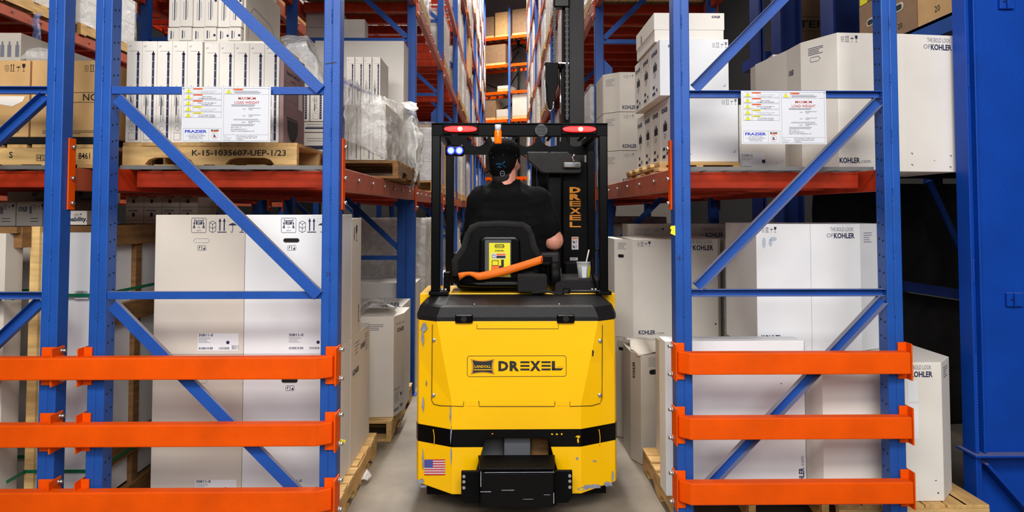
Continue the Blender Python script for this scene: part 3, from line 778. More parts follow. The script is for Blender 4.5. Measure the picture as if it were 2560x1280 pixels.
d.rect(.05, .13, .18, .006, 'black_ink'); d.poly([(.06 + .0, .125), (.24, .125), (.235, .07), (.2, .03), (.15, .015), (.1, .03), (.065, .07)], 'black_ink'); d.poly([(.3, .42), (.32, .42), (.31, .44)], 'black_ink')
d.build(o)
# second row, stacked higher
g = 'upright cartons stacked behind the slim front row'
base = zt + .002
o = carton(-1.83, -1.237, 3.73, 4.33, base, AZ(102, 3.73, 500) - .0, 'broad white carton under the two stacked rows behind the slim cartons')
z1 = AZ(102, 3.73, 500); sx2 = AX(417, 3.73, 60); zz = z1 + .002
for lv, (za, zb) in enumerate(((zz, AZ(68, 3.73, 500)), (AZ(66, 3.73, 500), AZ(-95, 3.73, 500)))):
    for i in range(6):
        w_ = .0665; x = sx2 + i * (w_ + .0012) + lv * .004
        o = carton(x, x + w_, 3.73 + (.0 if i % 2 else .012), 4.30, za, zb, 'white carton %s from the left in the %s row behind the slim cartons' % (ORDN[i], 'lower' if lv == 0 else 'upper'), 'white', g)
        d = front(x, 3.73 + (.0 if i % 2 else .012), za); H = zb - za
        if lv:
            d.disc(w_ * .5, H * .56, w_ * .28).disc(w_ * .5, H * .56, w_ * .14, 'white', 2).rect(w_ * .45, H * .1, .005, H * .34, 'ink').rect(w_ * .62, H * .14, .002, H * .25, 'grey_ink').rect(w_ * .3, H * .1, .002, H * .28, 'grey_ink')
        else: d.rect(w_ * .25, H * .15, .006, H * .6, 'ink').rect(w_ * .45, H * .2, .003, H * .5, 'grey_ink')
        if i > 2: d.disc(w_ * .88, H * .4, .007)
        d.build(o)
xr = sx2 + 6 * .0677 + .006
o = carton(xr, xr + .012, 3.75, 4.33, z1 + .002, AZ(-60, 3.73), 'wide flat carton with a product panel leaning behind the upper stacked row', 'cream')
d = rside(xr + .012, 3.75, z1 + .002); d.path([(.04, .03), (.04, .16), (.12, .22), (.4, .2), (.52, .12), (.52, .03)], .003, 'grey_ink').rect(.28, .02, .12, .14, 'white').text('0002', .3, .08, .02, 'ink', rot=0).poly([(.45, .04), (.53, .04), (.49, .1)], 'ink'); d.build(o)
# film covered pile towards the post
g = 'small cartons under the film dome'
for i in range(5):
    x = -1.02 - .09 * (i + 1) + .02
    slim(x, .083, 4.18, .1, AZ(303, 4.18, 780), AZ(205, 4.18, 780), 'slim white carton under the film dome by the front post, %s from the right' % ORDN[i], g)
for k, (a, b) in enumerate(((AZ(330, 4.18, 780), AZ(305, 4.18, 780)), (zt + .002, AZ(332, 4.18, 780)))):
    o = carton(-1.23, -1.0, 4.18, 4.29, a, b, 'flat white carton lying at the foot of the film covered pile, %s' % ('upper' if k == 0 else 'lower'))
    d = front(-1.23, 4.18, a); H = b - a; d.rect(.02, H * .3, .19, H * .16, 'ink').lines(.03, H * .75, .17, 2, .015, .003, 'grey_ink'); d.build(o)
crumple([[PP(692, 150, 4.4), PP(700, 95, 4.36), PP(770, 90, 4.36), PP(800, 130, 4.36), PP(815, 200, 4.3)],
         [PP(700, 150, 4.12), PP(720, 110, 4.12), PP(762, 100, 4.12), PP(790, 150, 4.12), PP(812, 210, 4.12)],
         [PP(758, 205, 4.08), PP(762, 190, 4.08), PP(775, 180, 4.08), PP(800, 200, 4.08), PP(815, 240, 4.08)]], 34, 24, .02, 5, 'film_cover', 'dome of clear film over small cartons left of the front aisle post', 'film')

# slumped wrapped load facing the aisle
pallet(-1.75, -.66, 4.32, 5.45, LV[0] + .006, 'dark old pallet under the slumped film wrapped load on the first left level', along='y', h=.115, n=7, mat_='woodd')
t = thing('wrapped_load', 'slumped load of slim cartons in torn stretch film hanging over the aisle beam', 'wrapped load', (-1.1, 4.8, zt))
zb = LV[0] + .13
zl = AZ(258, 4.42, 905)
k = 0
for i in range(7):
    x1 = AX(964, 4.42, 320) - .082 * i
    m = MB().box(x1 - .079, x1, 4.42, 5.25, zb, zl - .004 * i)
    o = m.build('slim_carton', 'cream', t, bev=.003)
    d = front(x1 - .079, 4.42, zb); H = zl - zb; d.rect(.05, .01, .009, H - .04, 'grey_ink').rect(.02, .03, .003, H * .6, 'grey_ink').rect(.03, .06, .002, H * .5, 'grey_ink'); d.build(o)
crumple([[PP(858, 190, 4.05), PP(900, 215, 4.35), PP(935, 235, 4.5), PP(975, 250, 4.8), PP(1020, 278, 5.3), PP(1042, 262, 5.45)],
         [PP(860, 225, 4.1), PP(900, 255, 4.38), PP(960, 262, 4.41), PP(985, 275, 4.8), PP(1022, 300, 5.3), PP(1043, 300, 5.45)],
         [PP(862, 290, 4.15), PP(905, 320, 4.4), PP(966, 330, 4.4), PP(990, 345, 4.8), PP(1026, 370, 5.3), PP(1046, 380, 5.45)],
         [PP(864, 352, 4.2), PP(905, 370, 4.4), PP(966, 402, 4.41), PP(992, 425, 4.8), PP(1030, 450, 5.3), PP(1048, 462, 5.45)]], 60, 40, .022, 11, 'stretch_film', None, 'film', parent=t)
crumple([[PP(1020, 300, 5.25), PP(1034, 290, 5.2), PP(1048, 310, 5.25)], [PP(1012, 380, 5.2), PP(1040, 370, 5.1), PP(1058, 375, 5.2)], [PP(1022, 440, 5.2), PP(1040, 440, 5.1), PP(1052, 430, 5.2)], [PP(1032, 470, 5.2), PP(1036, 480, 5.15), PP(1040, 462, 5.2)]], 14, 36, .035, 13, 'hanging_film', None, 'film2', parent=t)
crumple([[PP(1000, 262, 5.1), PP(1025, 256, 5.1), PP(1044, 264, 5.1)], [PP(1010, 272, 5.0), PP(1030, 280, 5.0), PP(1046, 276, 5.0)]], 14, 10, .03, 17, 'film_knot', None, 'film2', parent=t)
MB().tube([PP(862, 205, 4.2), PP(900, 225, 4.36), PP(935, 237, 4.5)], .01).build('blue_tape', 'signblue', t)
MB().prism([(-1.6, 4.3), (-.74, 4.35), (-.70, 5.3), (-1.6, 5.4)], zb - .012, zb - .004).build('slip_sheet', 'blackp', t)
g = 'slim cartons standing on the slumped load'
for i in range(4):
    w_ = .058; x = AX(866, 4.9, 180) + i * (w_ + .004)
    slim(x, w_, 4.9, .35, zl + .002, AZ(142, 4.9, 880), 'slim white carton standing on top of the slumped load, %s from the post' % ORDN[i], g)
for k, (a, b) in enumerate(((1.765, 2.34), (2.342, AZ(102, 5.5, 940)))):
    o = carton(-1.52, -.80, 5.5, 5.78, a, b, 'big plain white carton at the back of the first left bay, %s of two' % ('lower' if k == 0 else 'upper'))
    d = front(-.98, 5.5, a); d.disc(.02, .3, .006).disc(.02, .14, .006); d.build(o)
for k, (x0, x1, zc) in enumerate(((-2.0, -1.87, 0), (AX(700, 6.2, 60), AX(830, 6.2, 60), AZ(28, 6.2)), )):
    if k == 0: continue
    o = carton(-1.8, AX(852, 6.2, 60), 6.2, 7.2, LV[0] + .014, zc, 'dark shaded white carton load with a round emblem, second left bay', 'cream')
    d = front(-1.8, 6.2, LV[0] + .01); H = zc - LV[0]; d.rect(.0, H - .17, .5, .003, 'ink').ring(.28, H - .26, .05, .005, 'ink').frame(.4, H - .32, .12, .12, .004, 'ink').text('KOHLER', .41, H - .25, .02, 'ink').disc(.46, H - .29, .015); d.build(o)
o = carton(AX(852, 6.02, 60), AX(912, 6.02, 60), 6.02, 6.17, 2.9, AZ(56, 6.1), 'small shaded white carton on the dark emblem load, second left bay')
carton(-1.45, -1.0, 6.02, 6.17, LV[0] + .01, 2.895, 'tall shaded white carton at the start of the second left bay')

# ------------------------------------------------------------------ rack behind (left edge): kraft cartons
pt = pallet(-3.0, AX(255, 3.32, 380), 3.32, 4.3, LV[0] + .006, 'pale pallet with stencilled digits on the first level at the far left', along='x', h=.115, n=9, notch=False)
d = front(AX(0, 3.32, 380), 3.32, LV[0] + .006, .002)
d.text('S', .045, .05, .03, 'black_ink', .01).text('8461', AX(197, 3.32, 380) - AX(0, 3.32, 380), .045, .03, 'black_ink', .01, w=.055).text('T', AX(240, 3.32, 380) - AX(0, 3.32, 380), .045, .03, 'black_ink', .01)
u = AX(92, 3.32, 380) - AX(0, 3.32, 380); d.frame(u, .035, .06, .03, .002, 'black_ink').rect(u + .02, .035, .002, .03, 'black_ink').text('H', u + .006, .042, .016, 'black_ink', .01).lines(u + .026, .056, .03, 3, .008, .002, 'black_ink'); d.build(pt, 'stencil')
zk = LV[0] + .122
sh = tag(MB().box(-2.98, -1.97, 3.32, 4.28, zk, zk + .035).build('slip_sheet', 'blackp', bev=.003), 'black plastic sheet between the kraft cartons and the pallet with digits', 'plastic sheet')
zk += .037
for k, (a, b, s_) in enumerate(((AX(-105, 3.34, 240), AX(73, 3.34, 240), 'kraft carton with torn top label at the far left edge'), (AX(78, 3.34, 240), AX(262, 3.34, 240), 'kraft carton with framed letters between the far left post and its neighbour'))):
    o = carton(a, b, 3.34, 3.84, zk, AZ(151, 3.34, 100), s_, 'kraft')
    d = front(a, 3.34, zk); H = AZ(151, 3.34, 100) - zk; W = b - a
    u = W - .12 if k == 0 else W - .1
    d.icons(u, H - .055, .038, 'black_ink')
    if k: d.frame(W - .16, .17, .12, .05, .002, 'black_ink').text('NG', W - .105, .18, .034, 'black_ink', .01)
    else: d.poly([(W - .3, .2), (W - .02, .2), (W - .03, .175), (W - .08, .15), (W - .14, .16), (W - .2, .13), (W - .3, .14)], 'white')
    d.lines(.06, .03, W - .1, 3, .007, .002, 'black_ink')
    d.build(o)
o = carton(AX(-60, 3.92, 110), AX(52, 3.92, 110), 3.92, 4.25, zk, AZ(82, 3.92, 30), 'pale carton with bottle pictures behind the far left kraft carton', 'cream')
d = front(AX(-60, 3.92, 110), 3.92, zk); H = AZ(82, 3.92, 30) - zk
for u in (.14, .18, .225): d.rect(u, H - .14, .022, .07, 'grey_ink').rect(u + .006, H - .07, .01, .02, 'grey_ink')
d.build(o)
o = carton(AX(66, 3.95, 110), AX(136, 3.95, 110) + .1, 3.95, 4.25, zk, AZ(128, 3.95, 100), 'film covered white carton behind the kraft carton with framed letters', 'white')
crumple([[PP(50, 150, 3.93), PP(95, 150, 3.93), PP(140, 152, 3.93)], [PP(70, 128, 3.93), PP(100, 120, 3.93), PP(140, 124, 3.93)], [PP(70, 122, 4.2), PP(100, 118, 4.2), PP(140, 120, 4.2)]], 18, 12, .012, 21, 'film_cover', None, 'film', parent=o)
crumple([[PP(80, 30, 6.5), PP(90, 30, 6.5), PP(99, 30, 6.5)], [PP(83, 60, 6.5), PP(92, 60, 6.45), PP(102, 64, 6.5)], [PP(80, 95, 6.5), PP(90, 95, 6.45), PP(102, 95, 6.5)], [PP(72, 132, 6.5), PP(82, 128, 6.45), PP(96, 134, 6.5)]], 12, 30, .03, 23, 'film_strip', 'bluish clear film strip dangling at upper left behind the far left post', 'bluefilm')
# crates on the floor behind
def crate(x0, x1, y0, y1, z1, label, panel='white2', side=True):
    t = thing('crate', label, 'crate', ((x0 + x1) / 2, y0, 0))
    z0 = .1
    MB().box(x0 + .04, x1 - .004, y0 + .01, y1, z0 + .03, z1 - .03).build('panel', panel, t)
    for (a, b) in ((x0, x0 + .044),): MB().box(a, b, y0 - .012, y0 + .03, 0, z1).build('corner_post', 'wood', t, bev=.002)
    for yy in ((y0 + .34, y1 - .05) if side else ()): MB().box(x1 - .004, x1 + .022, yy, yy + .06, 0, z1).build('side_stud', 'woodd', t, bev=.002)
    for zz in ((z1 - .1, .98, .28, .02) if side else (z1 - .1,)): MB().box(x1 - .003, x1 + .035, y0 + .06, y1, zz, zz + .1).build('side_rail', 'woodd', t, bev=.002)
    MB().box(x0, x1 + .03, y0 + .03, y1, z1 - .03, z1).build('lid', 'woodd', t, bev=.002)
    for zz in (.31, 1.148):
        m = MB().box(x0 - .003, x1 + .001, y0 - .015, y0 - .013, zz - .008, zz + .008).box(x1 + .036, x1 + .038, y0, y1, zz - .008, zz + .008)
        m.build('strap_band', 'strap', t)
    return t
c1 = crate(AX(72, 3.35, 900), -1.985, 3.35, 4.4, AZ(566, 3.35, 150), 'white faced crate with pine corner post and green strap behind the left posts')
d = front(AX(186, 3.34, 735), 3.345, 0, .003); d.rect(0, AZ(746, 3.34), .065, .038, 'signwhite').bars(.004, AZ(741, 3.34), .035, .03, 'black_ink').bars(.045, AZ(741, 3.34), .014, .03, 'black_ink', 8); d.build(c1, 'label')
c2 = crate(-3.02, AX(71, 3.3, 900) - .06, 3.21, 3.335, AZ(566, 3.35, 150), 'dark wood framed crate cut off by the bottom left edge of the photo', 'cream', False)
c3 = crate(-3.10, -2.42, 3.55, 4.4, 1.47, 'grey panelled crate deep behind the two left crates', 'cream')
# small cartons on the crates
def small(x0, x1, y0, y1, z0, z1, label, txt='KOHLER', ic=True, side=None, m='cream', group=None, tu=None):
    o = carton(x0, x1, y0, y1, z0, z1, label, m, group); d = front(x0, y0, z0); H = z1 - z0; W = x1 - x0
    if ic: d.icons(W * .5, H * .68, H * .22)
    d.text(txt, W * .08 if tu is None else tu, H * .6, H * .2, 'ink', .03, w=W * .35)
    d.rect(W * .5, H * .5, W * .1, H * .3, 'grey_ink').lines(W * .55, H * .3, W * .3, 2, H * .12, .003, 'ink'); d.build(o); return o
z0 = AZ(566, 3.35, 150) + .004
zc1 = 1.474
small(AX(-40, 3.75), AX(35, 3.75), 3.75, 4.1, zc1, AZ(505, 3.75, 20), 'small white carton with barcode on the crates, at the left picture edge', group=None)
small(AX(38, 3.75), AX(103, 3.75), 3.75, 4.1, zc1, AZ(504, 3.75, 70), 'small white carton with picture and barcode on the crates, beside the far left post')
small(AX(105, 3.75), AX(172, 3.75), 3.75, 4.1, zc1, AZ(506, 3.75, 120), 'small white carton half hidden by the far left post, on the crates')
small(AX(-40, 3.95), AX(90, 3.95), 4.12, 4.35, AZ(505, 3.95, 20), AZ(476, 4.12, 20), 'upper pale carton behind the small cartons on the crates, green mark', txt='')
small(AX(92, 3.95), AX(200, 3.95), 4.12, 4.35, AZ(505, 3.95, 20), AZ(474, 4.12, 120), 'upper pale carton on the crates nearest the far left post', txt='')
o = carton(AX(170, 3.6), AX(244, 3.6), 3.5, 3.7, z0, AZ(527, 3.6, 220), 'low white carton printed with a word ending in ability, on the white crate')
d = front(AX(170, 3.6), 3.5, z0); d.text('sustainability.', .155, .02, .022, 'ink', .03, w=.16, al='r').icons(.09, .045, .014); d.build(o)
g = 'small pictured cartons deep in the left racks'
tier = ['bottom', 'middle', 'top']
for i in range(4):
    for j in range(3):
        x = AX(312, 5.35) + i * .14
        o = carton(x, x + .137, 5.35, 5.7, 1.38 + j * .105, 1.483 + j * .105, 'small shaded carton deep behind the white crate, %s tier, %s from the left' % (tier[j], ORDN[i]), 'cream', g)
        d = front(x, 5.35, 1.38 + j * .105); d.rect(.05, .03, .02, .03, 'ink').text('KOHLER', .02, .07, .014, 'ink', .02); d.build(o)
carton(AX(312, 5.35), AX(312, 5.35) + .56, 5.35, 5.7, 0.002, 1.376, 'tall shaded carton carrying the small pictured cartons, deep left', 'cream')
# ------------------------------------------------------------------ right rack, floor
pallet(.845, 1.60, 3.36, 4.12, 0, 'pale pine pallet under the flat white carton at the right aisle corner', along='y', h=.14, n=6)
pallet(1.62, 2.35, 3.30, 4.12, 0, 'pale pine pallet under the chamfered carton by the blue column', along='x', h=.14, n=7)
XR = XC0 + .03
o = carton(AX(1664, 3.42, 1000), AX(2013, 3.42, 1000), 3.42, 3.555, .142, AZ(853, 3.42, 1850), 'flat white carton standing on edge behind the right guard rails', 'white2', tape=False)
d = front(AX(1664, 3.42, 1000), 3.42, .142); W = AX(2013, 3.42, 1000) - AX(1664, 3.42, 1000)
d.text('KOHLER', W - .012, .03, .026, 'ink', .03, rot=90, w=.105).text('.com', W - .012, .14, .02, 'grey_ink', rot=90).disc(W - .12, .55, .003).line((W - .001, 0), (W - .001, .76), .002, 'grey_ink'); d.build(o)
o = carton(.92, 1.50, 3.58, 4.1, .142, .80, 'low white carton hidden behind the flat one, under the big smudged carton')
P = [(AX(2017, 3.40, 1000), 3.52), (AX(2057, 3.34, 1000), 3.34), (AX(2355, 3.34, 1000), 3.34), (AX(2391, 3.42, 1000), 3.47), (AX(2391, 3.42, 1000), 3.9), (1.9, 4.08), (1.62, 4.08)]
zc = AZ(906, 3.34, 2350)
o = poly_carton(P, .142, zc, 'wide white chamfered carton on the floor pallet beside the blue column')
d = face(P, 1, .142); H = zc - .142; W = P[2][0] - P[1][0]
d.kohler(W - .155, H - .07, .027).icons(.02, H - .045, .03, 'grey_ink'); d.path([(W - .045, .1), (W - .035, .1)], .003).disc(W - .03, .04, .004); d.rect(.0 + .42, H - .19, .05, .1, 'white2').rect(.42, .3, .05, .17, 'white2'); d.build(o)
d = face(P, 2, .142); d.lines(.04, H - .035, .09, 5, .012, .003, 'ink'); d.build(o)
o = carton(1.9, 2.18, 3.9 + .2, 4.4, 0.002, .86, 'small carton edge peeking behind the wide chamfered carton', 'cream')
# upper cartons
P = octo(AX(1892, 3.60, 700), AX(2243, 3.60, 700), 3.60, 4.10, .001)
x_ = [AX(p, 3.6, 700) for p in (1892, 2152, 2240)]
P = [(x_[0], 3.60), (x_[1], 3.60), (x_[2], 3.70), (x_[2], 4.1), (x_[0], 4.1)]
z0 = .808 ; z0 = max(z0, zc + .003); zt2 = AZ(560, 3.6, 2000)
o = poly_carton(P, z0, zt2, 'big white carton with blue smudges standing on the lower cartons in the right rack', 'white2')
d = face(P, 0, z0); H = zt2 - z0; W = x_[1] - x_[0]
d.kohler(W - .14, H - .075, .027).icons(.03, H - .045, .03, 'ink').kohlercom(.02, .06, .026)
d.rect(W * .52, .0, .001, H, 'grey_ink'); d.disc(W - .08, .1, .004).disc(W - .08, .03, .004)
M['smudge'] = mat('blue_smudge', (150, 182, 205), .7, var=.1, scale=60, alpha=.35)
for u, v, a, b in ((.04, H - .1, .01, .03), (.09, H - .08, .02, .012), (.075, H - .1, .01, .02)): d.disc(u, v, a, 'smudge', ry=b, n=9)
d.build(o)
d = face(P, 1, z0); d.lines(.03, H - .05, .07, 5, .012, .003, 'grey_ink'); d.build(o)
carton(1.60, 1.9, 4.12, 4.6, .002, .835, 'white carton low in the right rack behind the big smudged carton')
# tall carton group towards the aisle
Yt = 4.66
xs = [AX(p, Yt, 700) for p in (1542, 1583, 1795)]
P = [(xs[0], Yt + .10), (xs[1], Yt), (xs[2], Yt), (xs[2] + .03, Yt + .04), (xs[2] + .03, Yt + .5), (xs[0], Yt + .5)]
zj = AZ(847, Yt, 1600)
o = poly_carton(P, .002, zj - .002, 'lower of two stacked tall cartons standing on the floor right of the truck', 'cream')
d = face(P, 0, 0); d.oval(.03, zj - .09, .05, .02).lines(.02, zj - .03, .07, 5, .01, .003, 'grey_ink'); d.build(o)
zu = AZ(598, Yt, 1650)
o = poly_carton(P, zj, zu, 'upper of two stacked tall cartons right of the truck, bold lettering top and bottom', 'white')
d = face(P, 0, zj); H = zu - zj; d.oval(.03, H - .13, .05, .024, 'greyp').oval(.034, H - .128, .042, .018, 'hole', 2).lines(.03, H - .03, .07, 5, .01, .003, 'grey_ink'); d.build(o)
d = face(P, 1, zj); W = xs[2] - xs[1]; d.kohler(W - .17, H - .075, .034).icons(.03, H - .05, .035).kohlercom(.035, .03, .028); d.disc(W - .02, .1, .006); d.build(o)
for k, (pa, pb, Y, pt_, lab, z0_) in enumerate(((1570, 1822, 5.25, 560, 'carton with grey lettering showing just above the tall stacked cartons', .7), (1824, 1905, 5.25, 562, 'dark film covered carton showing left of the big smudged carton', .7))):
    xa_, xb_ = AX(pa, Y, 600), AX(pb, Y, 600); zz = AZ(pt_, Y, 1650)
    o = carton(xa_, xb_, Y, Y + .25, z0_, zz, lab, 'cream' if k == 0 else 'mauve')
    d = front(xa_, Y, z0_); H = zz - z0_; 
    if k == 0: d.kohler(xb_ - xa_ - .18, H - .1, .034).icons(.2, H - .06, .03).oval(.07, H - .13, .07, .025).lines(.05, H - .04, .13, 5, .011, .003, 'grey_ink')
    d.build(o)
    carton(xa_, xb_, Y, Y + .25, .002, z0_ - .002, 'carton under the %s' % ('grey lettered carton deep in the right rack' if k == 0 else 'dark film covered carton'), 'cream')
o = carton(AX(1812, 4.72, 700), AX(1900, 4.72, 700) + .2, 4.72, 5.1, AZ(845, 4.72, 1850), AZ(601, 4.72, 1850), 'film wrapped carton between the tall cartons and the big smudged carton', 'cream')
H = AZ(601, 4.72, 1850) - AZ(845, 4.72, 1850); d = front(AX(1812, 4.72, 700), 4.72, AZ(845, 4.72, 1850)); d.icons(.01, H - .04, .022).text('KOHLER', .155, H - .095, .028, 'ink', .03, w=.06).text('KOHLER', .01, .02, .028, 'ink', .03, w=.06); d.build(o)
crumple([[PP(1812, 845, 4.70), PP(1860, 845, 4.70), PP(1900, 845, 4.70)], [PP(1812, 601, 4.70), PP(1860, 601, 4.70), PP(1900, 601, 4.70)]], 16, 26, .006, 31, 'stretch_film', None, 'film', parent=o)
carton(AX(1812, 4.72, 700), AX(1900, 4.72, 700) + .2, 4.72, 5.1, .002, AZ(845, 4.72, 1850) - .002, 'carton on the floor under the film wrapped one', 'cream')
# torn carton in the aisle
Yb = 4.22
xs = [AX(p, Yb, 1000) for p in (1584, 1603, 1680)]
P = [(xs[0], Yb + .10), (xs[1], Yb), (xs[2], Yb + .05), (xs[2], Yb + .36), (xs[0], Yb + .36)]
zz = AZ(885, Yb, 1640)
o = poly_carton(P, .002, zz, 'beige carton with a ragged torn top standing on the floor right of the truck', 'cream')
d = face(P, 1, 0); W = (Vector(P[2]) - Vector(P[1])).length
d.oval(W * .28, zz - .13, .07, .03, 'hole').lines(.05, zz - .03, .09, 5, .012, .003, 'grey_ink'); d.build(o)
d = face(P, 0, 0); d.text('KOHLER', .05, zz - .16, .026, 'ink', .03, rot=90, w=.1); d.build(o)
crumple([[(xs[0] - .005, Yb + .1, zz + .0), (xs[1] - .01, Yb - .01, zz - .01), (xs[2] + .01, Yb + .04, zz + .012)], [(xs[0] + .02, Yb + .2, zz + .055), (xs[1] + .06, Yb + .2, zz + .06), (xs[2], Yb + .2, zz + .04)], [(xs[0], Yb + .36, zz + .02), (xs[1] + .06, Yb + .36, zz + .03), (xs[2], Yb + .36, zz + .02)]], 18, 14, .014, 41, 'torn_flap', None, 'cream', parent=o)
# second and third bays, right floor
for k, (Y, z, lab) in enumerate(((6.05, 1.42, 'right floor load just past the second right upright'), (7.22, 1.5, 'shaded right floor load in the second bay'))):
    o = carton(.86, 1.75, Y, Y + 1.1, .14, z, 'pale carton ' + lab, 'cream', cat='wrapped load', name='wrapped_load')
    crumple([[(.852, Y + 1.1, .16), (.852, Y + .5, .16), (.852, Y - .008, .16), (1.75, Y - .01, .16)], [(.852, Y + 1.1, z), (.852, Y + .5, z), (.852, Y - .008, z), (1.75, Y - .01, z)]], 30, 20, .01, 50 + k, 'stretch_film', None, 'film', parent=o)
    pallet(.85, 1.77, Y, Y + 1.1, 0, 'pallet under the %s' % lab, along='y', h=.135, n=6)

# ------------------------------------------------------------------ right rack, first level
ZR = LV[0] + .006
pallet(.82, 1.24, 3.52, 4.46, ZR, 'thin pale pallet under the faucet picture cartons on the right rack', along='y', h=.05, n=5, notch=False)
pz = ZR + .052
def faucet(x0, x1, Y, dy, n, z0, z1, word, nm):
    for i in range(n):
        y = Y + i * dy
        o = carton(x0, x1, y, y + dy - .003, z0, z1, 'white faucet picture carton, %s from the front in the %s' % (ORDN[i], nm), 'white2' if i == 0 else 'white', 'faucet picture cartons on the right rack')
        d = lside(x0, y + dy - .003, z0); H = z1 - z0; W = dy
        d.text('KOHLER', W * .12, H * .80, H * .07, 'ink', .04, w=W * .62); d.rect(W * .3, H * .5, W * .38, H * .11, 'black_ink').poly([(W * .3, H * .61), (W * .68, H * .61), (W * .5, H * .68)], 'grey_ink').lines(W * .36, H * .45, W * .25, 3, H * .03, .003, 'grey_ink')
        d.rect(W * .6, H * .12, W * .12, H * .05, 'ink').rect(W * .2, H * .08, W * .3, H * .05, 'ink').rect(W * .25, H * .2, W * .2, H * .05, 'ink'); d.build(o)
        if i == 0:
            d = front(x0, y, z0); W = x1 - x0
            d.icons(W - .085, H - .045, .03, 'grey_ink'); d.path([(.1, .05), (.1, .04), (.11, .04)], .002).path([(W - .02, .06), (W - .02, .05), (W - .03, .05)], .002)
            if word: d.text('KOHLER', .045, H - .045, .015, 'ink', .03, w=.07)
            d.build(o)
faucet(AX(1676, 3.55, 330), AX(1846, 3.55, 330), 3.55, .22, 4, pz, AZ(240, 3.55, 1760), False, 'lower faucet row')
zf = AZ(240, 3.55, 1760) + .002
faucet(AX(1650, 3.55, 200), AX(1822, 3.55, 200), 3.55, .225, 3, zf, AZ(98, 3.55, 1760), True, 'upper faucet row')
zf = AZ(98, 3.55, 1760) + .002
o = carton(AX(1636, 3.62, 60), AX(1809, 3.62, 60), 3.62, 4.10, zf, AZ(34, 3.62, 1760), 'long white lidded carton on top of the faucet picture cartons', 'white')
W = AX(1809, 3.62, 60) - AX(1636, 3.62, 60); H = AZ(34, 3.62, 1760) - zf
MB().box(AX(1636, 3.62, 60) - .003, AX(1809, 3.62, 60) + .003, 3.616, 4.104, zf + H * .42, zf + H + .002).build('lid', 'white', o, bev=.002)
d = Decal((AX(1636, 3.62, 60), 3.615, zf)); d.text('KOHLER', W - .015, H - .012, .013, 'ink', .03, w=.045, al='l', rot=0) if False else d.text('KOHLER', W - .065, H - .025, .012, 'ink', .03, w=.045); d.build(o)
d = lside(AX(1636, 3.62, 60) - .003, 4.1, zf); d.rect(.14, H * .45, .025, H * .3, 'grey_ink'); d.build(o)
# label carton and plain ones behind the sign
x0 = AX(1846, 3.62, 380) + .006; x1 = AX(1908, 3.62, 380); x2 = AX(1964, 3.62, 380); zz = AZ(262, 3.62, 1900)
o = carton(x0, x2, 3.62, 4.3, ZR, zz, 'white barcode labelled carton behind the right load sign'); d = front(x0, 3.62, ZR)
d.rect(.002, .004, .13, .1, 'white2', .6).text('5588-0', .01, .085, .014, 'grey_ink', .02, w=.06).lines(.012, .078, .06, 3, .006, .0015, 'grey_ink').bars(.01, .022, .055, .012).bars(.09, .018, .045, .012).rect(.12, .05, .018, .018, 'ink').disc(.2, .05, .002).disc(.23, .06, .002); d.build(o)
Yc = 3.50
P = [(AX(1982, 3.85, 300), 3.92), (AX(2008, 3.72, 300), 3.74), (AX(2097, 3.52, 300), 3.52), (AX(2262, 3.54, 300), 3.54), (AX(2391, 3.58, 300), 3.58), (AX(2391, 3.58, 300) + .02, 4.05), (2.0, 4.3), (1.62, 4.3)]
zz = AZ(81, 3.52, 2099)
o = poly_carton(P, ZR, zz, 'very large white chamfered carton overhanging the right rack beside the blue column')
H = zz - ZR
d = face(P, 0, ZR); d.text('KOHLER', .03, H - .16, .03, 'ink', .03, w=.06); d.build(o)
d = face(P, 1, ZR); W = (Vector(P[2]) - Vector(P[1])).length; d.lines(W * .22, H - .05, .1, 5, .009, .003, 'ink').path([(W * .3, H - .125), (W * .5, H - .125), (W * .55, H - .115), (W * .5, H - .1), (W * .3, H - .1), (W * .27, H - .112)], .003, 'grey_ink', close=True); d.build(o)
d = face(P, 2, ZR); W = (Vector(P[3]) - Vector(P[2])).length; d.icons(.02, H - .05, .035).kohlercom(.0, .045, .027); d.build(o)
d = face(P, 3, ZR); W = (Vector(P[4]) - Vector(P[3])).length; d.kohler(W - .142, H - .08, .03)
for u, v in ((.03, .09), (W - .045, .08), (.03, .03), (W - .05, .02)): d.path([(u, v + .008), (u + .01, v + .008), (u + .01, v)], .003)
d.disc(W * .55, .06, .004, 'kraft'); d.build(o)
P = [(AX(1918, 4.3, 300), 4.4), (AX(1918, 4.3, 300) + .04, 4.33), (AX(1978, 3.98, 300), 3.97), (1.62, 3.97 + .02), (1.615, 4.4)]
P = [(AX(1919, 4.45, 300), 4.45), (AX(1945, 4.25, 300), 4.32), (2.0, 4.32), (2.0, 4.75), (AX(1919, 4.45, 300), 4.75)]
zz = AZ(136, 4.32, 1960)
o = poly_carton(P, ZR, zz, 'tall white carton standing left behind the very large chamfered carton')
d = face(P, 1, ZR); d.text('KOHLER', .06, zz - ZR - .12, .035, 'ink', .03, w=.06); d.build(o)
d = face(P, 0, ZR); d.text('KOHLER', .02, zz - ZR - .2, .035, 'ink', .03, w=.06); d.build(o)
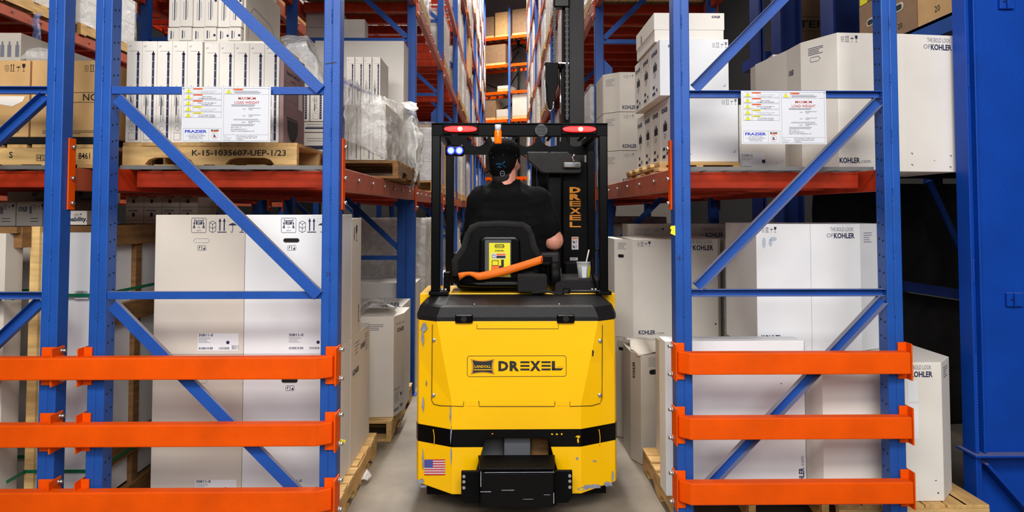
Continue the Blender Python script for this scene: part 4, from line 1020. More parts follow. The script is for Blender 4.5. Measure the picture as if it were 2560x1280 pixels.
# chamfered cartons behind, three high
Y5 = 5.30
xs = [AX(p, Y5, 300) for p in (1513, 1550, 1604)]
P = [(xs[0], Y5 + .12), (xs[1], Y5), (xs[2] + .06, Y5), (xs[2] + .06, Y5 + .5), (xs[0], Y5 + .5)]
for i, (a, b) in enumerate(((470, 377), (376, 280), (279, 180))):
    za, zb_ = (ZR if i == 0 else AZ(a, Y5, 1560)), AZ(b, Y5, 1560)
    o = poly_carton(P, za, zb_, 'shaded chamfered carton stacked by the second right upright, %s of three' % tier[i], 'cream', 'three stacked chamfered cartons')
    d = face(P, 1, za); H = zb_ - za; d.text('KOHLER', .02, .02, .03, 'ink', .03, w=.11); d.icons(.03, H - .05, .03, 'grey_ink'); d.build(o)
    d = face(P, 0, za); d.lines(.03, H - .05, .09, 5, .012, .003, 'grey_ink'); d.build(o)

# ------------------------------------------------------------------ loads further down the aisle
SHAPES = {}
def far_load(kind, h):
    key = (kind, h)
    if key in SHAPES: return SHAPES[key]
    W, L = (.98, 1.08); r = random.Random(kind * 10 + int(h * 10)); z0 = 0
    t = thing('wrapped_load', 'x', 'wrapped load', (0, 0, 0))
    m = MB(); nx, ny, nz = ((2, 2, 2), (1, 2, 1), (3, 3, 3), (2, 3, 2))[kind]
    for i in range(nx):
        for j in range(ny):
            for k in range(nz):
                e = .004; hh = h / nz
                m.box(-W / 2 + W * i / nx + e, -W / 2 + W * (i + 1) / nx - e, L * j / ny + e, L * (j + 1) / ny - e, z0 + hh * k + e * .5, z0 + hh * (k + 1) - e * .5 - (r.uniform(0, .08) if k == nz - 1 else 0))
    m.build('carton_stack', ('white', 'cream', 'white2', 'kraft')[kind], t)
    if kind != 3:
        from mathutils import noise
        rows = []
        pts = [(-W / 2, L), (-W / 2, L * .5), (-W / 2, 0), (0, 0), (W / 2, 0), (W / 2, L * .5), (W / 2, L)]
        for i in range(11):
            rr = []
            for j in range(31):
                tj = j / 30 * 6; a = min(int(tj), 5); f = tj - a
                p = Vector((pts[a][0] * (1 - f) + pts[a + 1][0] * f, pts[a][1] * (1 - f) + pts[a + 1][1] * f, h * i / 10 + .01))
                n_ = noise.noise_vector(p * 6 + Vector((kind * 5, 0, 0)))
                out = Vector((p.x, p.y - L / 2, 0)).normalized() * .012
                rr.append(p + out + n_ * .012)
            rows.append(rr)
        MB().grid(rows).build('stretch_film', 'film', t)
    SHAPES[key] = t; return t
flat_pallet = pallet(-.5, .5, 0, 1.1, 0, 'x', along='y', h=.12, n=6, notch=False)
def join_far_pallet():
    mb = MB()
    for k in (-.5, -.02, .46): mb.box(k, k + .04, 0, 1.1, .016, .104)
    for k in range(6): mb.box(-.5, .5, k * .2, k * .2 + .1, .104, .12)
    for k in range(3): mb.box(-.5, .5, k * .5, k * .5 + .1, 0, .016)
    return mb
for ch in list(flat_pallet.children): bpy.data.objects.remove(ch)
bpy.data.objects.remove(flat_pallet)
first_p = None
rnd = random.Random(7)
used_shape = set()
KW = ['white', 'off-white', 'bright white', 'brown']
def place_loads(X0, X1, Y0, bay, nb, side, skip, lmax=8):
    global first_p
    sgn = 1 if X1 < 0 else -1
    for k in range(0, nb):
        for l in range(0, lmax):
            if k == 0 and l != 2: continue  # front bay gets only unseen second level loads, added to block light
            z = 0 if l == 0 else LV[l - 1] + .006
            for j in range(2):
                if (k, l, j) in skip: continue
                y = Y0 + k * bay + .17 + j * 1.24
                if zpx(y + 1.1, z + .3) < -40 and k: continue
                r = rnd.random()
                if l and r < .12 and k: continue
                kind = rnd.choice((0, 0, 1, 2, 2, 0, 3, 2) if l else (0, 1, 2))
                gap = (LV[l] if l < len(LV) else 10.5) - z - .32 if l else 1.42
                h = rnd.choice((.62, .8, .95, 1.2)); h = min(h, .95 if gap < 1.3 else 1.2); h = min(h, .8) if gap < 1 else h
                if gap < .8: h = .62
                cx = (X1 - .52) if sgn > 0 else (X0 + .52)
                cx += rnd.uniform(-.05, .02) * (-sgn)
                nm = '%s aisle rack, %s bay, %s, %s' % (side, ORDN[k], 'floor' if l == 0 else ORDN[l - 1] + ' level', 'near half' if j == 0 else 'far half')
                if first_p is None:
                    p = join_far_pallet().build('pallet', 'woody', org=(0, 0, 0)); p.location = (cx, y, z); first_p = p; p['category'] = 'pallet'; p['label'] = 'pallet, ' + nm
                    ORG[p.name] = p.location
                else: p = dup(first_p, (cx, y, z), 'pallet, ' + nm)
                t = far_load(kind, h)
                lab = '%s carton load, %s' % (KW[kind], nm)
                if (kind, h) not in used_shape:
                    used_shape.add((kind, h)); t.location = (cx, y, z + .121); t['label'] = lab
                else: dup(t, (cx, y, z + .121), lab)
sk = {(1, 0, 0), (1, 0, 1), (1, 1, 0)}
place_loads(XA0, XA1, YL, BAY, 10, 'left', sk)
place_loads(XC0, XC1, YR, BAYR, 7, 'right', {(1, 0, 0), (1, 0, 1)})
place_loads(XE0, XE1, YL, BAY, 2, 'outer left', {}, 4)
place_loads(XB0, XB1, YL, BAY, 2, 'rack behind the left', {}, 3)

# ------------------------------------------------------------------ cross rack closing the aisle
rot = math.radians(24)
def W2(u, v, z=0): # u along the rack, v behind it
    return Vector((-.9 + u * math.cos(rot) + v * math.sin(rot), 31.6 - u * math.sin(rot) + v * math.cos(rot), z))
FZ = [1.6, 3.1, 4.45, 5.75, 7.05, 8.3, 9.6]
def cross(u0, u1, nm):
    pass
for k, u in enumerate((-1.3, 1.35, 4.0)):
    t = thing('upright_frame', ('blue front post of the rack closing the aisle, %s' % ('left', 'middle', 'right')[k]), 'rack frame', W2(u, 0))
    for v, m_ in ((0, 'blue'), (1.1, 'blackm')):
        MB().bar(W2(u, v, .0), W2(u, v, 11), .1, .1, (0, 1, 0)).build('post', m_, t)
    for z in range(0, 10): MB().bar(W2(u, 0, z + .3), W2(u, 1.1, z + 1.2), .04, .04).build('diagonal_brace', 'blackm', t)
for i in range(2):
    for l, z in enumerate(FZ):
        u0, u1 = -1.20 + i * 2.65, 1.25 + i * 2.65
        for v in (0, 1.1):
            b = MB().bar(W2(u0, v, z), W2(u1, v, z), .05, .13).build('shelf_beam', 'orange'); b['kind'] = 'thing'
            tag(b, 'orange %s beam of the rack closing the aisle, %s bay, %s level' % ('front' if v == 0 else 'back', ORDN[i], ORDN[l]), 'rack beam')
        m = MB()
        for q in range(6): m.bar(W2(u0 + .2 + q * .43, .03, z + .04), W2(u0 + .2 + q * .43, 1.07, z + .04), .1, .02)
        tag(m.build('shelf_deck', 'rust'), 'slatted deck of the rack closing the aisle, %s bay, %s level' % (ORDN[i], ORDN[l]), 'rack deck')
# cross bracing behind
t = thing('cross_bracing', 'dark crossed bracing behind the rack closing the aisle', 'bracing', W2(0, 1.3))
for z in (3.1, 5.75, 8.3):
    MB().bar(W2(-1.2, 1.3, z), W2(3.9, 1.3, z + 2.4), .04, .04).build('brace_rod', 'blackm', t); MB().bar(W2(3.9, 1.3, z), W2(-1.2, 1.3, z + 2.4), .04, .04).build('brace_rod', 'blackm', t)
def far_box(u0, u1, l, h, m_, lab, v0=.1, v1=.9):
    z = FZ[l] + .08
    P = [W2(u0, v0)[:2], W2(u1, v0)[:2], W2(u1, v1)[:2], W2(u0, v1)[:2]]
    tag(MB().prism([tuple(p) for p in P], z, z + .12).build('pallet', 'wood'), 'pallet below ' + lab.replace('on the ', '').replace(' from the top at the aisle end', ' from top, aisle end'), 'pallet')
    o = MB().prism([tuple(p) for p in P], z + .122, z + .122 + h).build('carton', m_, bev=.01); tag(o, lab, 'carton')
far_box(-.05, .5, 6, .9, 'kraftd', 'brown carton on the top shelf of the aisle end, left of three')
far_box(.58, 1.25, 6, 1.05, 'kraft', 'tall kraft carton on the top shelf of the aisle end, middle of three')
far_box(1.45, 2.2, 6, 1.1, 'kraftd', 'dark kraft carton on the top shelf of the aisle end, right of three')
far_box(.0, 1.1, 5, .85, 'kraftd', 'dark carton on the second shelf from the top at the aisle end')
far_box(.7, 1.3, 4, .15, 'cream', 'low pale stack on the third shelf from the top at the aisle end')
far_box(.0, .6, 3, .8, 'kraftd', 'open dark carton on the fourth shelf from the top at the aisle end')
far_box(.65, 1.25, 3, .35, 'cream', 'low pale carton on the fourth shelf from the top at the aisle end')
far_box(1.45, 2.2, 3, 1.0, 'cream', 'wrapped pale load on the fourth shelf from the top at the aisle end')
far_box(.1, 1.2, 2, .8, 'cream', 'pale load on the fifth shelf from the top at the aisle end')

# ------------------------------------------------------------------ right edge: blue column and what stands behind
Yc = 3.45
t = thing('steel_column', 'massive blue steel column filling the right edge of the photo', 'column', (2.7, Yc, 0)); t['kind'] = 'thing'
xl = AX(2421, Yc, 400); xg = AX(2441, Yc, 400); zl = AZ(1140, Yc, 2450)
MB().box(xl, xl + .012, Yc, Yc + .10, zl + .012, 4.2).build('flange', 'colblue', t, bev=.003)
MB().box(xl + .012, xg, Yc + .03, Yc + .09, zl + .012, 4.2).build('web', 'colblue', t, bev=.002)
MB().box(xg, xg + .012, Yc - .004, Yc + .10, zl + .012, 4.2).build('inner_flange', 'colblue', t, bev=.003)
MB().box(xg + .012, 3.2, Yc + .02, Yc + .09, zl + .012, 4.2).build('face_plate', 'colblue', t, bev=.003)
MB().box(xl - .02, 3.2, Yc - .03, Yc + .12, zl, zl + .012).build('base_plate', 'colblue', t, bev=.002)
MB().box(xl, xl + .012, Yc, Yc + .10, 0, zl).build('lower_flange', 'colblue', t, bev=.003)
MB().box(xl + .012, xg, Yc + .02, Yc + .09, 0, zl).build('lower_web', 'colblue', t)
MB().box(xg, 3.2, Yc + .085, Yc + .10, 0, zl).build('lower_plate', 'colblue', t)
a = at(2452, 1152, Yc + .05); b = at(2575, 1290, Yc + .05)
MB().bar(a, b + (b - a) * .3, .10, .014, (0, 0, 1)).build('gusset', 'colblue', t, bev=.002)
for (pa, pb, ya, yb) in ((2512, 2552, 731, 765), (2494, 2530, -10, 24)):
    p = at(pa, yb, Yc + .02); q = at(pb, ya, Yc + .02)
    lg = MB().box(p.x, q.x, Yc + .002, Yc + .02, p.z, q.z).box(p.x + .03, p.x + .034, Yc - .014, Yc + .004, p.z, q.z).build('bracket', 'colblue', t, bev=.002)
    MB().cyl(((p.x * .55 + q.x * .45) - .012, Yc + .0015, (p.z + q.z) / 2), ((p.x * .55 + q.x * .45) - .012, Yc + .0, (p.z + q.z) / 2), .006).build('bolt_hole', 'hole', lg)
m = MB(); r = random.Random(4)
for (za, zb_) in ((zl + .02, zl + .5), (1.2, 1.3), (2.2, 2.3)):
    z = za
    while z < zb_: m.ball((xl + .014, Yc + .003, z), (.004, .004, .009), 8, 5); z += .014
m.build('weld_seam', 'colblue', t)
# dark blue columns deeper
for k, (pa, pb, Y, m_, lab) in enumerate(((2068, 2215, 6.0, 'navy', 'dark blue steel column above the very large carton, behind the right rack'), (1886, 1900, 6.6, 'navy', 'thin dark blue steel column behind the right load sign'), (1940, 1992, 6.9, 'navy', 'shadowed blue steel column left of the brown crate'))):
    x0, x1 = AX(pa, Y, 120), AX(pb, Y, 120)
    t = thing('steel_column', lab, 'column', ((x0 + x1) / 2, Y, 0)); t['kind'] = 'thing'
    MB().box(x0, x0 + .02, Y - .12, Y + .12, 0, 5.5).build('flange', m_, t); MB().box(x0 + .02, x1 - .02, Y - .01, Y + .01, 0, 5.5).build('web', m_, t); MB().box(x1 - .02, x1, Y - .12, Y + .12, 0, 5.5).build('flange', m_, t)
Y = 7.3; x0, x1 = AX(1994, Y, 60), AX(2067, Y, 60); z0 = AZ(128, Y, 2030)
o = carton(x0, x1, Y, Y + .6, z0, AZ(-30, Y, 2030), 'dark brown crate with big letters between the dark blue columns', 'kraftd', cat='crate', name='crate')
d = front(x0, Y, z0); d.text('TER', .01, .26, .08, 'black_ink', .02, w=x1 - x0 - .02).frame(.0, .22, x1 - x0, .16, .004, 'black_ink'); d.build(o)
tag(MB().box(x0 - .4, x1 + .3, Y, Y + .6, z0 - .12, z0 - .002).build('crate_platform', 'navy'), 'dark blue platform under the dark brown crate', 'platform')
# mezzanine beam with brown cartons
xb = 2.74; Ya, Yb_ = 3.95, 5.2; zb_ = AZ(40, 4.14, 2385)
t = thing('platform_beam', 'blue platform beam carrying the brown hand hole cartons at upper right', 'beam', (xb + .2, 4.2, zb_ - .1)); t['kind'] = 'thing'
MB().box(xb, xb + .02, Ya, Yb_, zb_ - .11, zb_).build('web', 'blue', t); MB().box(xb, xb + .62, Ya, Yb_, zb_ - .02, zb_ - .001).build('deck', 'navy', t)
for yy in (Ya + .02, Yb_ - .1): MB().box(xb + .5, xb + .6, yy, yy + .08, 0, zb_ - .021).build('support_post', 'navy', t)
ys = [3.98, 4.42, 4.80, 5.15]
for i in range(3):
    for j in range(2):
        z0 = zb_ + .001 + j * .36
        o = carton(xb + .01, xb + .5, ys[i], ys[i + 1] - .006, z0, z0 + .357, 'brown hand hole carton on the upper right platform, %s from the front, %s row' % (ORDN[i], ('lower', 'upper')[j]), 'kraft' if i == 0 else 'kraftd', 'brown cartons on the platform')
        d = lside(xb + .01, ys[i + 1] - .006, z0); W = ys[i + 1] - ys[i]
        d.oval(W * .3, .17, W * .3, .06, 'cream').oval(W * .34, .182, W * .2, .036, 'hole', 2).text('20', W * .4, .05, .04, 'black_ink')
        if i == 2: d.rect(.02, .0, .1, .13, 'signyellow')
        d.build(o)
# tarp and braces right of the last post
tarp = tag(MB().grid([[(2.3 + i * .12, 5.0 + .02 * math.sin(i * 2.1 + z_ * 3), z_ * .22) for i in range(14)] for z_ in range(9)]).build('tarpaulin', 'tarp'), 'black tarpaulin hanging behind the right rack, left of the blue column', 'tarpaulin')
sd = tarp.modifiers.new('s', 'SOLIDIFY'); sd.thickness = .004
a, b = at(2262, 715, 4.85), at(2440, 742, 4.85); t = thing('platform_brace', 'blue horizontal brace in front of the black tarpaulin', 'brace', a)
MB().bar(a, b, .04, .07).build('web', 'navy', t); MB().bar(a + Vector((0, -.02, -.04)), b + Vector((0, -.02, -.04)), .08, .006).build('lower_flange', 'steel', t)
a, b = at(2322, 452, 4.8), at(2408, 640, 4.8); tag(MB().bar(a, b, .02, .04).build('diagonal_brace', 'blue'), 'thin blue diagonal brace in front of the black tarpaulin', 'brace')
m = MB(); tag(m.box(2.3, 3.9, 4.95, 5.06, 1.80, 1.84).build('tarpaulin_rail', 'blackm'), 'black rail holding the tarpaulin', 'rail')
# litter
crumple([[Vector((AX(905, 3.98), 4.02, .015)), Vector((AX(918, 3.98), 4.03, .05)), Vector((AX(932, 3.98), 4.02, .012))], [Vector((AX(908, 3.98), 3.95, .015)), Vector((AX(918, 3.98), 3.93, .03)), Vector((AX(928, 3.98), 3.95, .012))]], 8, 6, .012, 71, 'film_scrap', 'small clear scrap of film lying on the floor left of the truck', 'film2')
tag(MB().prism([(XA1 - .002, AZ(1110, 3.18)), (XA1 + .02, AZ(1108, 3.18)), (XA1 + .024, AZ(1101, 3.18)), (XA1 - .002, AZ(1098, 3.18))], 3.188, 3.192, 'y').build('tape_scrap', 'signyellow'), 'little yellow tape scrap on the left front aisle post', 'tape')
# ------------------------------------------------------------------ the narrow aisle truck
YT = 3.50
ft = thing('forklift', 'yellow and black narrow aisle forklift seen from behind in the middle of the aisle', 'forklift', (.07, YT, 0))
def zz(py, Y=YT): return AZ(py, Y, 1290)
def fx(px, Y=YT): return AX(px, Y, 900)
z_bot, z_cut, z_s0, z_s1, z_hinge, z_cap = zz(1236), zz(1095), zz(1117), zz(1073), zz(1012), zz(808)
def flat_edges(z):
    """left and right x of the flat centre of the tail at a height: it widens upward above the hinges"""
    k = max(0, min(1, (z - z_hinge) / (z_cap - z_hinge)))
    return fx(1131) * (1 - k) + fx(1090) * k, fx(1452) * (1 - k) + fx(1498) * k
def outline(z, o=0.0):
    a, b = flat_edges(z); L, R = fx(1042, 3.62), fx(1541, 3.62)
    k = max(0, (z - z_hinge) / (z_cap - z_hinge)); lean = .03 * k
    return [Vector((a, YT - o + lean, z)), Vector((L + .012 - o * .7, 3.60 - o * .7 + lean * .5, z)), Vector((L - o, 3.635 + lean * .5, z)), Vector((L - o, 4.35, z)),
            Vector((R + o, 4.35, z)), Vector((R + o, 3.635 + lean * .5, z)), Vector((R - .012 + o * .7, 3.60 - o * .7 + lean * .5, z)), Vector((b, YT - o + lean, z))]
def inner(z, side):   # opening edge at this height
    k = (z_cut - z) / (z_cut - zz(1175))
    return fx(1215) * (1 - k) + fx(1192) * k if side < 0 else fx(1370) * (1 - k) + fx(1392) * k
body = MB()
body.loft([outline(z) for z in (z_cut, z_hinge, (z_hinge + z_cap) / 2, z_cap + .01)])
def lower(z, side, o=0):
    P = outline(z, o); k = max(0, (.20 - z)) ; x = inner(z, side)
    if side < 0: return [Vector((x, YT - o, z)), P[0], P[1], P[2], P[3], Vector((x, 4.35, z))]
    return [P[7], Vector((x, YT - o, z)), Vector((x, 4.35, z)), P[4], P[5], P[6]]
for s in (-1, 1):
    rings = [lower(z, s) for z in (z_bot, z_bot + .03, zz(1175), z_cut)]
    for i, v in enumerate(rings[0]):
        if v.y > 3.55: v.z += .022
    if s < 0: rings = [[r[0], r[1], r[2], r[3], r[4], r[5]] for r in rings]
    body.loft(rings)
bo = body.build('body', 'yellow', ft, bev=.006, seg=3)
# black stripe round the tail
st = MB()
P0, P1 = [outline(z, .0016) for z in (z_cut, z_s1)]
q = [3, 2, 1, 0, 7, 6, 5, 4]
st.grid([[P0[i] for i in q], [P1[i] for i in q]], False)
for s in (-1, 1):
    a, b = lower(z_s0, s, .0016), lower(z_cut, s, .0016)
    ix = (0, 1, 2, 3, 4) if s < 0 else (1, 0, 5, 4, 3)
    st.grid([[a[i] for i in ix], [b[i] for i in ix]], False)
st.build('stripe', 'blackg', ft)
# black service cover on top
cv = MB()
def capring(z, dx, ydx, o=.004):
    P = outline(z_cap, o)
    return [Vector((v.x + (dx if v.x < .07 else -dx), max(v.y, 3.53 + 0) + ydx if v.y < 4 else 3.93, z)) for v in P]
cv.loft([capring(z_cap, 0, 0), capring(zz(795), 0, .0), capring(zz(772), .016, .03), capring(zz(768), .03, .05), capring(AZ(742, 3.80), .05, .25)])
cv.build('rear_cover', 'blackp', ft, bev=.008, seg=3)
pl_ = MB().box(fx(1047, 3.9), fx(1541, 3.9), 3.935, 4.36, z_cap - .01, 1.083).build('deck', 'yellow', ft, bev=.004)
for px in (1160, 1414):
    m = MB(); c = at(px, 796, 3.525)
    m.box(c.x - .045, c.x + .045, c.y - .012, c.y + .02, c.z - .024, c.z + .02)
    l = m.build('latch', 'blackg', ft, bev=.006)
    MB().cyl((c.x, c.y - .022, c.z), (c.x, c.y - .01, c.z), .016, n=16).build('latch_knob', 'blackp', l)
for px in (1186, 1398):
    c = at(px, 767, 3.6); MB().ball((c.x, 3.60, 1.066), (.006, .006, .003), 10, 6).build('cover_screw', 'steel', ft)
# hatch, seams, screws
d = Decal((fx(1080), YT, 0)); d.lift = 0
def tail(px, py):
    """point on the tail's sheet at a pixel, following its creases"""
    for i in range(4):
        z = zz(py); a, b = flat_edges(z); x = fx(px); k = max(0, (z - z_hinge) / (z_cap - z_hinge)); yb = YT + .03 * k
        P = outline(z)
        if x < a: t = (a - x) / (a - P[1].x); y = P[0].y * (1 - t) + P[1].y * t
        elif x > b: t = (x - b) / (P[6].x - b); y = P[7].y * (1 - t) + P[6].y * t
        else: y = yb
        q = at(px, py, y); 
    return Vector((q.x, y - .0018, q.z))
def seam(pts, r=.0016, name='panel_seam', m='black_ink'):
    P = []
    for a, b in zip(pts, pts[1:]):
        n = max(2, int(abs(b[0] - a[0]) / 12) + int(abs(b[1] - a[1]) / 30))
        P += [tail(a[0] + (b[0] - a[0]) * i / n, a[1] + (b[1] - a[1]) * i / n) for i in range(n)]
    P.append(tail(*pts[-1])); MB().tube(P, r, 6).build(name, m, ft)
seam([(1081, 811), (1079, 1000), (1084, 1010), (1100, 1014), (1158, 1016), (1160, 1002)])
seam([(1197, 1002), (1198, 1016), (1386, 1016), (1388, 1002)]); seam([(1424, 1002), (1425, 1016), (1480, 1014), (1500, 1008), (1505, 995), (1506, 812)])
seam([(1192, 811), (1192, 822), (1396, 822), (1396, 811)], .0012)
for px, py in ((1085, 850), (1084, 988), (1500, 852), (1499, 988)):
    c = tail(px, py); MB().ball(c, (.0115, .004, .0115), 14, 8).ball(c - Vector((0, .0035, 0)), (.005, .003, .005), 8, 6).build('hatch_bolt', 'steel', ft)
for px in (1178, 1406):
    c = tail(px, 1009); MB().box(c.x - .037, c.x + .037, c.y - .001, c.y + .006, c.z - .012, c.z + .014).build('hinge', 'yellow', ft)
# logo
d = front(fx(1168, YT), YT + .0018 - .0036 + .012, 0); 
def U(px): return fx(px, YT) - fx(1168, YT)
def V(py): return AZ(py, YT + .012, 1290)
lg = MB(); d = Decal((fx(1168, YT), YT + .0085, 0), lift=.0)
zmid = V(914); ktl = max(0, (zmid - z_hinge) / (z_cap - z_hinge))
sl = .03 / (z_cap - z_hinge); d = Decal((fx(1168, YT), YT - sl * z_hinge - .0015, 0), (1, 0, 0), (0, sl, 1), .0)
v0, v1 = V(940), V(889)
d.frame(0, v0, U(1416), v1 - v0, .0025, 'black_ink', r=.012)
# emblem
e0, e1, f0, f1 = U(1176), U(1237), V(935), V(896); em, fm = (e0 + e1) / 2, (f0 + f1) / 2
def pin(s, m, k):
    w_, h_ = (e1 - e0) / 2 * s, (f1 - f0) / 2 * s; P = []
    for a, b, bow in (((-1, 1), (1, 1), (0, -.22)), ((1, 1), (1, -1), (-.12, 0)), ((1, -1), (-1, -1), (0, .22)), ((-1, -1), (-1, 1), (.12, 0))):
        for i in range(6):
            t = i / 6; q = 4 * t * (1 - t); P.append((em + (a[0] * (1 - t) + b[0] * t + bow[0] * q) * w_, fm + (a[1] * (1 - t) + b[1] * t + bow[1] * q) * h_))
    # concave outline cut into a fan from the middle
    mb = d.L.setdefault(m, MB()); n = len(P)
    mb.add([d.o + d.U * em + d.V * fm + d.N * k * .0006] + [d.o + d.U * u + d.V * v + d.N * k * .0006 for u, v in P], [(0, (i + 1) % n + 1, i + 1) for i in range(n)])
M['gold'] = mat('dull_gold_print', (196, 136, 30), .5)
d.lift = .0006
pin(1.0, 'gold', 1); pin(.84, 'black_ink', 2)
d.text('LANDOLL', em, fm - .005, .013, 'yellow', .015, w=(e1 - e0) * .66, al='c', k=4).rect(em - .044, fm - .017, .09, .004, 'yellow', 4)
# lettering with the split E
x = [U(p) for p in (1246, 1271, 1274, 1298, 1301, 1324, 1325, 1352, 1354, 1377, 1380, 1409)]
b0, b1 = V(925), V(902); hh = b1 - b0
d.text('D', x[0], b0, hh, 'black_ink', .05, w=x[1] - x[0]).text('R', x[2], b0, hh, 'black_ink', .05, w=x[3] - x[2]).text('X', x[6], b0, hh, 'black_ink', .05, w=x[7] - x[6])
for a, b in ((x[4], x[5]), (x[8], x[9])):
    for k in range(3): d.rect(a, b0 + hh * .39 * k, b - a, hh * .2, 'black_ink', 1)
d.rect(x[10], b0, .016, hh, 'black_ink').poly([(x[10], b0), (x[11] - .012, b0), (x[11], b0 + hh * .22), (x[10], b0 + hh * .22)], 'black_ink').rect(x[11] - .034, b0 + hh * .34, .034, .002, 'gold')
d.build(ft, 'logo')
# flag
c0 = tail(1061, 1187); c1 = tail(1113, 1187); c2 = tail(1061, 1147)
Uf = (c1 - c0); wf = Uf.length; hf = wf * .62
d = Decal(c0 + Vector((0, -.001, 0)), Uf, (0, 0, 1), .0006)
d.rect(0, 0, wf, hf, 'signwhite')
for i in range(7): d.rect(0, hf * 2 * i / 13, wf, hf / 13, 'flagred', 2)
d.rect(0, hf * 6 / 13, wf * .42, hf * 7 / 13, 'flagblue', 3)
for i in range(5):
    for j in range(6): d.rect(wf * .42 * (j + .4) / 6, hf * 6 / 13 + hf * 7 / 13 * (i + .35) / 5, wf * .018, wf * .018, 'signwhite', 4)
d.build(ft, 'flag_sticker')
# scuffs: bare metal where paint came off
def scuff(pts, m='scuff'):
    mb = MB(); P = [tail(*p) + Vector((0, -.0004, 0)) for p in pts]; c = sum(P, Vector()) / len(P)
    mb.add([c] + P, [(0, i + 1, (i + 1) % len(P) + 1) for i in range(len(P))]); mb.build('scuff_or_highlight', m, ft)
def blob(px, py, w_, h_, seed, m='scuff'):
    r = random.Random(seed); scuff([(px + w_ / 2 * math.cos(a) * r.uniform(.5, 1.1), py + h_ / 2 * math.sin(a) * r.uniform(.55, 1.1)) for a in [2 * PI * i / 11 for i in range(11)]], m)
for i, (a, b, c, e) in enumerate(((1060, 820, 18, 26), (1057, 845, 9, 45), (1066, 958, 4, 18), (1058, 1012, 7, 42), (1126, 1035, 6, 50), (1128, 1090, 5, 60), (1128, 1140, 5, 50), (1057, 1150, 6, 60), (1052, 1203, 26, 16), (1058, 1216, 24, 8), (1443, 1146, 8, 10), (1486, 1152, 14, 5), (1532, 1190, 8, 30), (1480, 1216, 58, 13), (1520, 1210, 30, 14), (1456, 1222, 30, 10))): blob(a, b, c, e, i)
blob(1482, 882, 6, 22, 40, 'black_ink')
for i, (a, b, c, e) in enumerate(((1231, 1084, 6, 3), (1380, 1085, 6, 5), (1392, 1085, 6, 5), (1404, 1085, 5, 5), (1447, 1091, 20, 6), (1445, 1100, 5, 18))): blob(a, b, c, e, 60 + i, 'yellow')
for sx_ in (1083, 1497):
    P = [tail(sx_ + 3 * math.sin(t * 2.6), 1073 + 40 * t) - Vector((0, .001, 0)) for t in [i / 8 for i in range(9)]]; MB().tube(P, .002, 6).build('stripe_wear', 'yellow', ft)
# tail opening, tow head, bumper
MB().box(fx(1185), fx(1398), 3.74, 3.78, .1, z_cut + .02).build('inner_wall', 'blackm', ft)
MB().box(fx(1190), fx(1260), 3.62, 3.74, .14, z_cut - .03).build('hose_cover', 'greyp', ft, bev=.01)
MB().box(fx(1260), fx(1327), 3.54, 3.74, .2, z_cut - .006).build('tow_post', 'hub', ft, bev=.008)
MB().box(fx(1329), fx(1376), 3.63, 3.74, .16, z_cut - .03).build('valve_block', 'woodd', ft, bev=.01)
bz0, bz1 = AZ(1270, 3.27, 1290), AZ(1182, 3.27, 1290)
MB().box(AX(1201, 3.27, 1220), AX(1386, 3.27, 1220), 3.27, 3.47, bz0, bz1).build('bumper', 'blackg', ft, bev=.008, seg=3)
bd_ = Decal((AX(1201, 3.27, 1220), 3.27, bz0), lift=.0015)
for (u, v, w_, h_, q) in ((.0, .1, .004, .07, 0), (.0, .075, .05, .004, 0), (.1, .082, .06, .003, 0), (.345, .02, .004, .05, 0), (.2, .04, .05, .002, 0), (.02, .165, .33, .003, 0), (.3, .06, .03, .002, 0)): bd_.rect(u, v, w_, h_, 'scuff')  # scuffs, plus a long strip painting the highlight along the top edge
bd_.build(ft, 'scuff_or_highlight')
MB().prism([(AX(1192, 3.30, 1180), 3.47), (AX(1200, 3.30, 1180), 3.29), (AX(1386, 3.30, 1180), 3.29), (AX(1394, 3.30, 1180), 3.47)], bz1 + .001, bz1 + .014).build('bumper_top', 'blackm', ft, bev=.004)
for (a, b, s) in ((1153, 1199, -1), (1386, 1431, 1)):
    x0, x1 = AX(a, 3.40, 1200), AX(b, 3.40, 1200); zt_ = AZ(1178, 3.40, 1290); zb2 = AZ(1258, 3.40, 1290)
    P = [(x0, zt_), (x1, zt_), (x1, zb2), (x0 + .02, zb2), (x0, zb2 + .03)] if s < 0 else [(x0, zt_), (x1, zt_), (x1, zb2 + .03), (x1 - .02, zb2), (x0, zb2)]
    w_ = MB().prism(P, 3.40, 3.42, 'y').build('bumper_plate', 'blackm', ft, bev=.003)
    bx = AX(1160 if s < 0 else 1424, 3.40, 1200)
    for py in (1189, 1202, 1217): MB().cyl((bx, 3.399, AZ(py, 3.4, 1290)), (bx, 3.39, AZ(py, 3.4, 1290)), .0085, n=6).build('bolt', 'steel', w_)
MB().box(fx(1199), fx(1388), 3.42, 3.62, .10, .2).build('bumper_mount', 'blackm', ft)
MB().box(fx(1060), fx(1525), 3.66, 5.35, .06, .16).build('chassis', 'blackm', ft)
for x in (fx(1075), fx(1505)):
    w_ = MB().cyl((x - .05, 4.05, .17), (x + .05, 4.05, .17), .17, n=28).build('wheel', 'blackg', ft)
for x in (fx(1090), fx(1490)):
    w_ = MB().cyl((x - .05, 5.25, .15), (x + .05, 5.25, .15), .15, n=28).build('wheel', 'blackg', ft)
# cab floor and front end
MB().box(fx(1065), fx(1520), 4.36, 5.35, .165, .50).build('cab_floor', 'blackm', ft)
MB().box(-.42, -.34, 4.36, 5.1, .5, .95).build('side_panel', 'yellow', ft, bev=.01)
